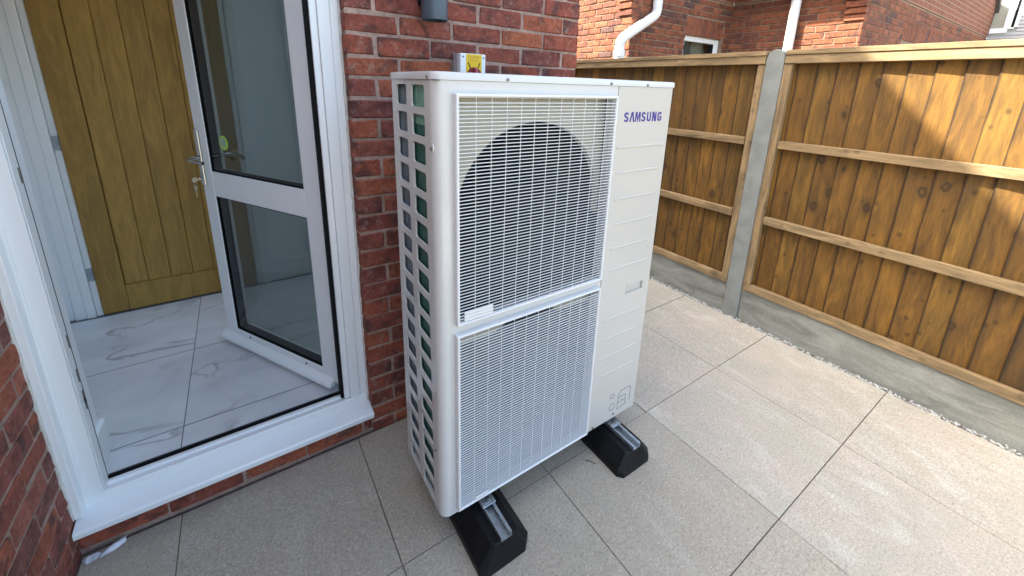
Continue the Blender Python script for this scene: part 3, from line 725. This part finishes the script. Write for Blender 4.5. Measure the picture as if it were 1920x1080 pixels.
# fan panels with round openings, ducts, fans
def fan_panel(h0, h1, hc, rc, idx):
    """cream plate with an arched opening, dark chamber and fan behind it"""
    u0, u1, uc = .062, .632, .345; y0 = .036
    n = 40; arc = [(uc + rc * math.cos(math.pi * i / n), hc + rc * math.sin(math.pi * i / n)) for i in range(n + 1)]
    lo = hc - .05
    if idx: lo = .612; arc = [p for p in arc if p[1] > lo + .002]
    xr = arc[0][0] - uc
    b = MB()
    inn = [(uc + xr, lo)] + arc + [(uc - xr, lo)]
    out = [(u1, lo)] + [(u1, max(lo, hc) + (h1 - max(lo, hc)) * i / 12) for i in range(13)] + [(u1 - (u1 - u0) * i / (n - 24), h1) for i in range(1, n - 24)] + [(u0, h1 - (h1 - max(lo, hc)) * i / 12) for i in range(13)] + [(u0, lo)]
    m = len(inn); q = len(out)
    out = [out[round(i * (q - 1) / (m - 1))] for i in range(m)]
    for pl, d in ((out, y0), (inn, y0), ([(uc + (a - uc) * .985, c_) for a, c_ in inn], y0 + .016)): b.v += [(X(a), Yd(d), Zh(c_)) for a, c_ in pl]
    for k in range(2):
        for i in range(m - 1): b.f.append((k * m + i, k * m + i + 1, (k + 1) * m + i + 1, (k + 1) * m + i))
    o = b.build('fan_panel', 'cream', HP)
    ch = MB().box(X(u0), X(u1), Yd(.17), Yd(.175), Zh(h0), Zh(h1)).box(X(u0 - .002), X(u0), Yd(.02), Yd(.17), Zh(h0), Zh(h1)).box(X(u1), X(u1 + .002), Yd(.04), Yd(.17), Zh(h0), Zh(h1)).box(X(u0), X(u1), Yd(.02), Yd(.17), Zh(h0 - .002), Zh(h0))
    ch.build('fan_chamber', ('fan', 'chamber_grey')[idx], o)
    f = MB(); f.cyl((X(uc), Yd(.085), Zh(hc)), .060, .05, 'y', 28, .066)
    f.build('fan_hub', 'fan', o, smooth=True)
    for k in range(3):
        bl = MB(); a0 = k * 2 * math.pi / 3 + idx * .7
        for i in range(7):
            t = i / 6; rr_ = .06 + (rc - .075) * t; sw = .28 + .55 * t
            for s_, dep in ((-1, .135), (1, .085)):
                a = a0 + s_ * sw + .35 * t; bl.v.append((X(uc + rr_ * math.cos(a)), Yd(dep), Zh(hc + rr_ * math.sin(a))))
        for i in range(6): bl.f.append((2 * i, 2 * i + 1, 2 * i + 3, 2 * i + 2))
        bl.build('fan_blade', 'fan', o, smooth=True)
fan_panel(.726, 1.366, 1.018, .274, 0)
fan_panel(.030, .680, .372, .282, 1)
# grilles
barm = {}
def grille(h0, h1, nsl, first):
    u0, u1 = .049, .6325; t = .0095; y0, y1 = -.0205, .0005
    b = MB()
    oc = [(u0, h0), (u1, h0), (u1, h1), (u0, h1)]; ic = [(u0 + t, h0 + t * .8), (u1 - t, h0 + t * .8), (u1 - t, h1 - t * .8), (u0 + t, h1 - t * .8)]
    lay = [(oc, y1), (oc, y0 + .0025), ([(u0 + .0025, h0 + .0025), (u1 - .0025, h0 + .0025), (u1 - .0025, h1 - .0025), (u0 + .0025, h1 - .0025)], y0),
           ([(ic[0][0] - .002, ic[0][1] - .002), (ic[1][0] + .002, ic[1][1] - .002), (ic[2][0] + .002, ic[2][1] + .002), (ic[3][0] - .002, ic[3][1] + .002)], y0), (ic, y0 + .003), (ic, y1)]
    for pl, y in lay: b.v += [(X(u), Yd(y), Zh(h)) for u, h in pl]
    for q in range(5):
        for i in range(4): j = (i + 1) % 4; b.f.append((q * 4 + i, q * 4 + j, q * 4 + 4 + j, q * 4 + 4 + i))
    gf = b.build('grille_frame', 'grille', HP)
    a0, a1 = u0 + t - .001, u1 - t + .001; L = a1 - a0
    dz_ = 0 if first else .0009
    barm.pop('s', None)
    if 's' not in barm:
        sp_ = [(-.0010, -.0007), (-.0005, -.0012), (.0026 + dz_, -.0007 - dz_ * .2), (.0026 + dz_, .0007 + dz_ * .2), (-.0005, .0012), (-.0010, .0007)]     # y,z section
        m = MB().prism(sp_, -L / 2, L / 2, 'x').mesh('grille_slat'); m.materials.append(M['grille']); barm['s'] = m
    zz = h0 + .0105; pitch = (h1 - h0 - .021 - .012) / (nsl - 1) if first else (h1 - h0 - .021 - .011) / (nsl - 1)
    og = origin(HP)
    for i in range(nsl):
        link('grille_slat', barm['s'], gf, loc=Vector((X((a0 + a1) / 2), Yd(-.0165), Zh(zz + i * pitch))) - og)
    hh = h1 - h0 - .012
    m = MB().box(-.0007, .0007, -.0002, .0012, -hh / 2, hh / 2).mesh('grille_bar'); m.materials.append(M['grille'])
    for k in range(1, 12):
        link('grille_bar', m, gf, loc=Vector((X(.0605 + .0476 * k), Yd(-.0160), Zh((h0 + h1) / 2))) - og)
    if first:
        bb = MB()
        for k in range(3): bb.box(X(.072), X(.168), Yd(-.0195), Yd(-.0182), Zh(.7295 + .0108 * k), Zh(.7390 + .0108 * k))
        bb.build('blank_plate', 'grille', gf)
    else:
        MB().box(X(.112), X(.163), Yd(-.0193), Yd(-.0182), Zh(.036), Zh(.047)).build('blank_plate', 'grille', gf)
grille(.719, 1.3725, 64, True)
grille(.0245, .6865, 65, False)
# service panel on the right with pressed ribs, recessed handle, knock-outs
b = MB(); s0, s1 = .650, .9338
hu0, hu1, hh0, hh1 = .798, .893, .607, .6435
b.box(X(s0), X(hu0), Yd(-.0012), Yd(.012), Zh(.184), Zh(Hh)).box(X(hu1), X(s1), Yd(-.0012), Yd(.012), Zh(.184), Zh(Hh))
b.box(X(hu0), X(hu1), Yd(-.0012), Yd(.012), Zh(hh1), Zh(Hh)).box(X(hu0), X(hu1), Yd(-.0012), Yd(.012), Zh(.184), Zh(hh0))
sv = b.build('service_panel', 'panel_cream', HP)
b = MB().prism([(Yd(-.0012), Zh(.1842)), (Yd(.003), Zh(.178)), (Yd(.003), Zh(.003)), (Yd(.012), Zh(.003)), (Yd(.012), Zh(.1842))], X(s0), X(s1), 'x'); b.build('lower_panel', 'panel_cream', HP)
# handle recess
b = MB(); b.box(X(hu0 - .001), X(hu1 + .001), Yd(.009), Yd(.011), Zh(hh0 - .002), Zh(hh1 + .002))
b.build('handle_recess', 'panel_cream', sv)
b = MB(); w_ = .0045
b.box(X(hu0 - w_), X(hu0), Yd(-.004), Yd(-.0012), Zh(hh0 - .003), Zh(hh1 + .003)).box(X(hu0), X(hu1 + .003), Yd(-.004), Yd(-.0012), Zh(hh1), Zh(hh1 + .003))
b.build('handle_rim', 'panel_cream', sv, .0008)
for h, a, c in ((1.200, .664, .910), (1.110, .670, .897), (1.013, .675, .896), (.917, .679, .894), (.822, .684, .894), (.735, .686, .892), (.520, .682, .895), (.431, .684, .895), (.346, .684, .893), (.261, .683, .892)):
    sec = [(Yd(-.0012), Zh(h - .0055)), (Yd(-.0034), Zh(h - .0022)), (Yd(-.0034), Zh(h + .0018)), (Yd(-.0012), Zh(h + .0035))]
    MB().prism(sec, X(a), X(c), 'x').build('pressed_rib', 'panel_cream', sv)
MB().box(X(.6476), X(.6499), Yd(.003), Yd(.01), Zh(.003), Zh(Hh)).build('panel_seam', 'dark_line', HP)
kn = MB()
for (u, h, r_) in ((.788, .121, .0115), (.792, .064, .0165)):
    kn.ribbon([(X(u + r_ * math.cos(i * math.pi / 10)), Zh(h + r_ * math.sin(i * math.pi / 10))) for i in range(20)], .0022, Yd(.0022), Yd(.0034), True)
def rb(pts, w=.0024, closed=False): kn.ribbon([(X(u), Zh(h)) for u, h in pts], w, Yd(.0022), Yd(.0034), closed)
rb([(.826, .094), (.826, .102), (.832, .116), (.842, .126), (.886, .128), (.898, .126), (.904, .118), (.904, .050)])
rb([(.826, .036), (.826, .092), (.834, .095), (.868, .096), (.876, .091), (.876, .044), (.826, .036)])
rb([(.828, .068), (.846, .070), (.852, .076), (.858, .070), (.874, .070)])
kn.build('knockout_outline', 'line', HP)
# lettering
def letters():
    b = MB(); Hc = .0335; wl = .0215; pit = .0296; u = .6865; base = 1.2862; sw = .0060
    def arc(cx, cz, rx, rz, a0, a1, n=7): return [(cx + rx * math.cos(R(a0 + (a1 - a0) * i / n)), cz + rz * math.sin(R(a0 + (a1 - a0) * i / n))) for i in range(n + 1)]
    y0, y1 = Yd(-.0022), Yd(-.0012)
    def st_(pts, f=1.0): b.ribbon([(X(u + (.5 + (p - .5) * f) * wl), Zh(base + q * Hc)) for p, q in pts], sw * (.9 if f > 1 else 1), y0, y1)
    k = .12
    S_ = arc(.5, .74, .36, .16, 5, 180, 8) + [(.18, .62), (.38, .53), (.66, .45), (.86, .34)] + arc(.5, .26, .36, .16, 0, -175, 8)
    for ch in 'SAMSUNG':
        if ch == 'S': st_(S_)
        elif ch == 'A': st_([(.05, 0), (.42, .93), (.58, .93), (.95, 0)])
        elif ch == 'M': st_([(.06, 0), (.15, .93), (.25, .93), (.5, .12), (.75, .93), (.85, .93), (.94, 0)], 1.28)
        elif ch == 'U': st_([(.14, 1)] + arc(.5, .28, .36, .18, 180, 360, 8) + [(.86, 1)])
        elif ch == 'N': st_([(.14, 0), (.14, .93), (.26, .93), (.74, .07), (.86, .07), (.86, 1)])
        elif ch == 'G': st_(arc(.5, .74, .36, .16, 5, 180, 8) + arc(.5, .26, .36, .16, 180, 360, 8) + [(.86, .46), (.52, .46)])
        u += pit
    return b
letters().build('lettering', 'logo', sv)

# ------------------------------------------------------------------ rubber feet
def foot(xc, label):
    t = thing('rubber_foot', label, 'rubber foot', (xc, -.475, 0), group='rubber feet under the heat pump')
    y0, y1 = -.778, -.172; hw_ = .100; zt_ = .094
    base = [(xc - hw_, y0 + .022), (xc - hw_ + .02, y0), (xc + hw_ - .03, y0), (xc + hw_, y0 + .03), (xc + hw_, y1 - .02), (xc + hw_ - .02, y1), (xc - hw_ + .02, y1), (xc - hw_, y1 - .02)]
    tw = .053; ty0, ty1 = y0 + .016, y1 - .03
    top = [(xc - tw, ty0 + .012), (xc - tw + .012, ty0), (xc + tw - .016, ty0), (xc + tw, ty0 + .018), (xc + tw, ty1 - .012), (xc + tw - .012, ty1), (xc - tw + .012, ty1), (xc - tw, ty1 - .012)]
    b = MB(); lay = [(base, 0), (base, .030), (top, zt_ - .004), ([(xc + (x - xc) * .95, y + (.004 if y < -.5 else -.004)) for x, y in top], zt_)]
    for pl, z in lay: b.v += [(x, y, z) for x, y in pl]
    for q in range(3):
        for i in range(8): j = (i + 1) % 8; b.f.append((q * 8 + i, q * 8 + j, q * 8 + 8 + j, q * 8 + 8 + i))
    b.f += [tuple(range(24, 32)), tuple(reversed(range(8)))]
    b.build('rubber_block', 'rubber', t, .0025, 2)
    # strut channel let into the top
    c0, c1 = ty0 - .002, ty1; z0 = zt_ + .0015; w2 = .0205
    b = MB(); b.box(xc - w2, xc + w2, c0, c1, z0, z0 + .003).box(xc - w2, xc - w2 + .0028, c0, c1, z0 + .003, z0 + .016).box(xc + w2 - .0028, xc + w2, c0, c1, z0 + .003, z0 + .020)
    b.box(xc + w2 - .010, xc + w2 - .0028, c0, c1, z0 + .0175, z0 + .020).box(xc - w2 + .0028, xc - w2 + .006, c0, c1, z0 + .0135, z0 + .016)
    b.build('strut_channel', 'galv', t)
    MB().box(xc - .026, xc + .026, -.654, -.60, z0 + .0205, z0 + .0245).box(xc - .026, xc + .026, -.60, -.57, z0 + .0205, z0 + .034).build('bracket', 'galv', t, .001)
    MB().cyl((xc + .001, -.634, z0 + .0245), .014, .002, 'z', 20).build('washer', 'galv', t)
    MB().cyl((xc + .001, -.634, z0 + .0265), .0085, .007, 'z', 6).build('bolt', 'screw', t)
    return t
foot(.419, 'black rubber foot under the left end of the heat pump, nearest the camera')
foot(1.060, 'black rubber foot under the right end of the heat pump, below the lettered panel')

# ------------------------------------------------------------------ isolator switch and wall lamp
iso = thing('isolator_switch', 'grey isolator switch with yellow label and red dial on the brick wall', 'switch', (.664, 0, 1.45))
MB().box(.605, .719, -.045, -.002, 1.44, 1.650).build('switch_box', 'grey_box', iso, .003)
MB().box(.605, .719, -.070, -.0454, 1.44, 1.650).build('switch_cover', 'upvc', iso, .003, 2)
MB().box(.630, .700, -.0712, -.0701, 1.47, 1.648).build('label_plate', 'yellow', iso)
b = MB()
for z, a, c in ((1.640, .640, .690), (1.634, .640, .690), (1.624, .645, .685)): b.box(a, c, -.0717, -.0713, z - .0013, z + .0013)
b.build('label_print', 'label_line', iso)
b = MB(); b.ribbon([(.6385, 1.616), (.650, 1.594)], .004, -.0719, -.0713).ribbon([(.6915, 1.616), (.682, 1.594)], .004, -.0719, -.0713); b.build('label_mark', 'black', iso)
dl = MB().cyl((.665, -.0714, 1.568), .031, -.012, 'y', 32, .028).build('dial', 'dial', iso, smooth=True)
MB().box(.658, .672, -.098, -.0835, 1.540, 1.596).build('dial_grip', 'dial_grip', dl, .003)
for x in (.617, .709):
    for z in (1.637, 1.455): MB().cyl((x, -.0702, z), .0036, -.0022, 'y', 12).build('screw', 'screw', iso)

lamp = thing('wall_lamp', 'dark grey cylinder downlight fixed to the brick wall near the door', 'wall lamp', (.502, 0, 1.80))
lp = MB(); n = 40
for r_, z in ((.044, 1.759), (.0475, 1.7565), (.0485, 1.760), (.0485, 2.02), (.046, 2.024)):
    lp.v += [(.502 + r_ * math.cos(2 * math.pi * i / n), -.066 + r_ * math.sin(2 * math.pi * i / n), z) for i in range(n)]
for q in range(4):
    for i in range(n): j = (i + 1) % n; lp.f.append((q * n + i, q * n + j, q * n + n + j, q * n + n + i))
lp.f.append(tuple(range(4 * n, 5 * n)))
lp.build('lamp_body', 'lamp', lamp, smooth=True, fix=True)
MB().cyl((.502, -.066, 1.768), .043, .004, 'z', 32).build('lamp_lens', 'win_glass', lamp)
MB().box(.462, .542, -.030, -.002, 1.812, 1.99).build('wall_bracket', 'black', lamp, .003)

# ------------------------------------------------------------------ fence
FX = 2.590
def post(y, label):
    b = MB(); zz = 1.735; w2 = .051
    prof_ = [(y - w2, -.05)] + [(y + w2, -.05)] + [(y + w2, zz)] + [(y + w2 * math.cos(R(a)), zz + .055 * math.sin(R(a))) for a in range(20, 180, 20)] + [(y - w2, zz)]
    b.prism(prof_, FX - .004, FX + .045, 'x').prism([(p, q) if q < 1 else (p, q - .004) for p, q in prof_], FX + .078, FX + .118, 'x').box(FX + .046, FX + .077, y - .022, y + .022, -.05, 1.72)
    o = b.build('concrete_post', 'post_concrete', None, .0035)
    return tag(o, label, 'fence post')
post(-.320, 'grey concrete fence post between the two wooden fence panels')
def board_mesh(w, h, k):
    r = random.Random(k + 40); b = MB()
    # feather-edge section in (x,y): thick edge at y=-w/2
    sec = [(0, -w / 2), (.009, -w / 2), (.014, w / 2), (0, w / 2)]
    b.prism([(x, y) for x, y in sec], -h / 2, h / 2, 'z'); me = b.mesh('fence_board', .0012); me.materials.append(M['fence_wood']); return me
bm_ = [board_mesh(.108, 1.47, k) for k in range(3)]
def panel(y0, y1, label, lead):
    """y0 > y1; panel runs towards -y"""
    t = thing('fence_panel', label, 'fence panel', (FX, (y0 + y1) / 2, .225), group='wooden fence panels')
    og = origin(t)
    y = y0 - .012; i = 0
    while y > y1 + .02:
        w = .0965 + rnd.uniform(-.004, .006)
        if i == 0: w = lead
        link('fence_board', bm_[rnd.randrange(3)], t, loc=Vector((FX + .0405, y - w / 2, .225 + .02 + .735)) - og, rot=(rnd.uniform(-.004, .004), 0, R(5.0) + rnd.uniform(-.012, .012)), scale=(1, w / .0965, 1))
        y -= w; i += 1
    for z0, z1, nm in ((.712, .762, 'rail'), (1.204, 1.252, 'rail'), (.226, .276, 'bottom_rail')):
        b = MB().box(-(z1 - z0) / 2, (z1 - z0) / 2, FX, FX + .034, min(y0, y1) + .003 + (.046 if nm == 'rail' else 0), max(y0, y1) - .003 - (.046 if nm == 'rail' else 0))
        me = b.mesh(nm, .0022, 1, (0, og.x, og.y)); me.materials.append(M['rail_wood'])
        # grain runs along local z: turn the rail so that local z lies along world y
        o = bpy.data.objects.new(nm, me); COL.objects.link(o); o.parent = t
        o.matrix_local = Matrix(((0, 1, 0, 0), (0, 0, 1, 0), (1, 0, 0, (z0 + z1) / 2 - og.z), (0, 0, 0, 1)))
    for ye, s in ((y0, -1), (y1, 1)):
        MB().box(FX + .001, FX + .035, min(ye, ye + s * .044), max(ye, ye + s * .044), .2765, 1.704).build('batten', 'rail_wood', t, .002)
    for nm, z0, z1, xa, xb in (('top_rail', 1.706, 1.754, FX - .006, FX + .030), ('capping', 1.7545, 1.782, FX - .012, FX + .062)):
        b = MB().box(-(z1 - z0) / 2, (z1 - z0) / 2, xa, xb, min(y0, y1) + .002, max(y0, y1) - .002)
        me = b.mesh(nm, .0022, 1, (0, og.x, og.y)); me.materials.append(M['rail_wood'])
        o = bpy.data.objects.new(nm, me); COL.objects.link(o); o.parent = t
        o.matrix_local = Matrix(((0, 1, 0, 0), (0, 0, 1, 0), (1, 0, 0, (z0 + z1) / 2 - og.z), (0, 0, 0, 1)))
    return t
panel(-.373, -2.20, 'feather-edge wooden fence panel right of the concrete post, sunlit in its top corner', .058)
panel(1.560, -.267, 'feather-edge wooden fence panel left of the concrete post, half hidden by the heat pump', .09)
for y0, y1, lab in ((-.373, -2.20, 'concrete gravel board right of the fence post'), (1.56, -.267, 'concrete gravel board left of the fence post')):
    tag(MB().box(FX + .012, FX + .060, y1, y0, -.06, .222).build('gravel_board', 'concrete', None, .003), lab, 'gravel board', 'concrete gravel boards under the fence')

# ------------------------------------------------------------------ neighbouring brick house
NH = thing('neighbour_house', 'stepped orange brick house rising behind the wooden fence', 'house', (6, 2, 0))
AX, AY, BX, BY, BE = 3.90, 1.98, 6.05, .383, 12.74
Z1 = 1.84; zr = [(Z1 + .0375 + .075 * k, k % 2) for k in range(12)]
jn = lambda u0: (lambda par: [u0 + .2275 * i + (.114 if par else 0) for i in range(0, 60)])
# face 1: x = AX, from AY to 3.4 (normal -X) ; direction angle -90: u runs to -y
courses(NH, 'brick_far', (AX, 0, 0), R(-90), zr, -3.0, -AY, jn(-3.05))
# window and soldier course on face 2
WX0, WX1, WZ1 = 4.985, 5.87, 2.262
def skip2(a, b_, z):
    if z < 2.50:
        if b_ < WX0 + .02 or a > WX1 - .02: return [(a, b_)]
        s = []
        if a < WX0: s.append((a, WX0 - .012))
        if b_ > WX1: s.append((WX1 + .012, b_))
        return s
    return [(a, b_)]
courses(NH, 'brick_far', (0, AY, 0), 0, zr, AX + .102, BX - .003, jn(AX + .07), skip2)
for i in range(12):
    x = WX0 + .037 + i * .0738
    brick(NH, (x, AY, 2.382), .226, 0, 'brick_far', rotx=R(90))
courses(NH, 'brick_far', (BX, 0, 0), R(-90), zr, -AY, -BY, jn(-AY - .03))
# long gable wall, bricks joined into one piece
lst = courses(NH, 'brick_far', (0, BY, 0), 0, zr, BX + .102, BE - .003, jn(BX + .03), lambda a, b_, z: ([(a, b_)] if (z > 2.53 or b_ < 7.53 or a > 9.4) else ([(a, 7.53)] if a < 7.53 else ([(9.4, b_)] if b_ > 9.4 else []))), build=False)
b = MB(); r = random.Random(3)
for p, L in lst:
    dy = r.uniform(-.002, .002); b.box(p.x - L / 2, p.x + L / 2, p.y + dy, p.y + .09, p.z - .0325, p.z + .0325)
for i in range(25):
    x = 7.535 + .0375 + i * .0747; dy = r.uniform(-.003, .002); b.box(x - .033, x + .033, BY + dy, BY + .09, 2.296, 2.522)
stuff(b.build('gable_bricks', 'brick_far', NH, .0035))
# corbelled courses at the two corners (project towards -x)
for (cx, cy) in ((AX, AY), (BX, BY)):
    for k in range(5):
        zc = 2.4245 + .075 * k
        brick(NH, (cx, cy + .1 + .0 * k, zc), .205, R(-90), 'brick_far', proud=.018 + .016 * k)
b = MB()
b.box(AX + .008, AX + .3, AY + .009, 7.5, Z1, 2.76).box(AX + .3, BX - .0, AY + .008, AY + .3, 2.52, 2.76).box(AX + .3, WX0, AY + .008, AY + .3, Z1, 2.52).box(WX1, BX, AY + .008, AY + .3, Z1, 2.52).box(WX0, WX1, AY + .008, AY + .3, 2.264, 2.52)
b.box(BX + .008, BX + .3, BY + .009, AY, Z1, 2.76).box(BX + .3, BE, BY + .008, BY + .3, Z1, 2.76).box(BX + .006, BX + .3, AY + .0005, AY + .4, Z1, 2.76)
b.build('mortar', 'mortar_far', NH)
b = MB(); b.box(AX - .001, AX + .3, AY - .001, 7.5, -.06, Z1).box(AX + .3, BX, AY - .001, AY + .3, -.06, Z1).box(BX - .001, BX + .3, BY - .001, AY - .002, -.06, Z1).box(BX + .3, BE, BY - .001, BY + .3, -.06, Z1)
b.build('lower_wall', 'brick_wall_far', NH)
# gables and roofs (eaves along Y at the -X sides)
ea = 2.92; eb = 3.0
b = MB().prism([(AX - .001, 2.76), (BX, 2.76), (BX, ea + .9), (BX, ea + (BX - AX + .1)), (AX - .001, ea + .08)], AY - .001, AY + .3, 'y'); b.build('gable_wall', 'brick_wall_far', NH)
b = MB().prism([(BX - .001, 2.762), (BE, 2.762), (BE, eb + .3), (9.4, eb + 3.5), (BX - .001, eb + .30)], BY - .001, BY + .3, 'y'); b.build('gable_wall', 'brick_wall_far', NH)
b = MB().box(AX - .001, AX + .3, AY + .3, 7.5, 2.76, ea + .06).box(BX - .001, BX + .3, BY + .3, AY - .002, 2.762, eb + .30); b.build('eaves_wall', 'brick_wall_far', NH)
b = MB().prism([(AX - .10, ea), (BX + 1.5, ea + 3.75), (BX + 1.5, ea + 3.93), (AX - .10, ea + .16)], AY - .06, 7.6, 'y'); b.build('roof', 'roof', NH)
b = MB().prism([(BX - .42, eb), (9.4, eb + 3.6), (9.4, eb + 3.78), (BX - .42, eb + .16)], BY - .06, AY - .0015, 'y').prism([(9.4, eb + 3.6), (BE + .2, eb), (BE + .2, eb + .16), (9.4, eb + 3.78)], BY - .06, AY - .0015, 'y'); b.build('roof', 'roof', NH)
# window
b = MB(); y0 = AY + .045
b.box(WX0, WX1, y0, y0 + .06, 2.196, 2.262).box(WX0, WX0 + .062, y0, y0 + .06, 1.30, 2.196).box(WX1 - .115, WX1, y0, y0 + .06, 1.30, 2.196)
wf = b.build('window', 'upvc', NH, .004)
b = MB(); b.v = [(WX0 + .06, y0 + .03, 1.3), (WX1 - .11, y0 + .03, 1.3), (WX1 - .11, y0 + .03, 2.2), (WX0 + .06, y0 + .03, 2.2)]; b.f = [(0, 1, 2, 3)]
b.build('pane', 'win_glass', wf, fix=False)
MB().box(WX1 - .155, WX1 - .115, y0 + .005, y0 + .028, 1.3, 2.19).build('window_seal', 'black', wf)
MB().box(WX0 - .1, WX0 + .40, y0 + .12, y0 + .14, 1.2, 2.26).build('blind', 'dark_room', wf)  # dark sheet coloured as the unlit room behind this window
MB().box(WX0 + .40, WX1 + .1, y0 + .16, y0 + .18, 1.2, 2.26).build('blind', 'blind', wf)
# downpipes
def pipe(pts, r_=.056):
    P_ = []
    for i, p in enumerate(pts):
        p = Vector(p)
        if 0 < i < len(pts) - 1:
            a = (Vector(pts[i - 1]) - p).normalized(); c = (Vector(pts[i + 1]) - p).normalized()
            for t in (0, .25, .5, .75, 1):
                q = (1 - t) ** 2 * (p + a * .07) + 2 * t * (1 - t) * p + t * t * (p + c * .07); P_.append(q)
        else: P_.append(p)
    return MB().tube(P_, r_, 20)
dp = pipe([(4.265, 1.915, 3.0), (4.265, 1.915, 2.425), (3.665, 1.915, 2.085), (3.665, 1.915, .0)]).build('downpipe', 'pipe', NH, smooth=True)
MB().cyl((3.665, 1.915, 1.90), .064, .07, 'z', 20).build('pipe_collar', 'pipe', dp, smooth=True)
dp = pipe([(5.965, 1.112, 2.74), (5.965, 1.112, .0)]).build('downpipe', 'pipe', NH, smooth=True)

# clad building further right -------------------------------------------
CH = thing('clad_house', 'pale clad house with a window, at the far right behind the fence', 'house', (13, -2, 0))
SX = BE
MB().box(SX + .012, SX + .3, -6, .383, -.06, 5.5).build('wall', 'siding', CH)
b = MB(); z = 1.6
while z < 4.4:
    for (ya, yb) in (((-6, .372),) if z < 2.80 else ((-6, .02),)):
        k = len(b.v); b.v += [(SX - .012, ya, z), (SX - .012, yb, z), (SX + .002, yb, z + .066), (SX + .002, ya, z + .066), (SX + .012, ya, z), (SX + .012, yb, z)]
        b.f += [(k, k + 1, k + 2, k + 3), (k, k + 4, k + 5, k + 1)]
    z += .066
stuff(b.build('cladding_boards', 'siding', CH, fix=False))
b = MB(); b.box(SX - .03, SX + .011, .14, .20, 2.93, 4.4).box(SX - .03, SX + .011, .02, .06, 2.93, 4.4).box(SX - .045, SX + .011, .06, .14, 2.90, 4.4).box(SX - .045, SX + .011, .14, .372, 2.83, 2.925)
w5 = b.build('window', 'upvc', CH, .004)
MB().box(SX - .012, SX + .010, .20, .372, 2.926, 4.4).build('pane', 'blind', w5)
MB().box(SX - .05, SX - .046, .062, .10, 2.93, 4.4).build('window_seal', 'black', w5)
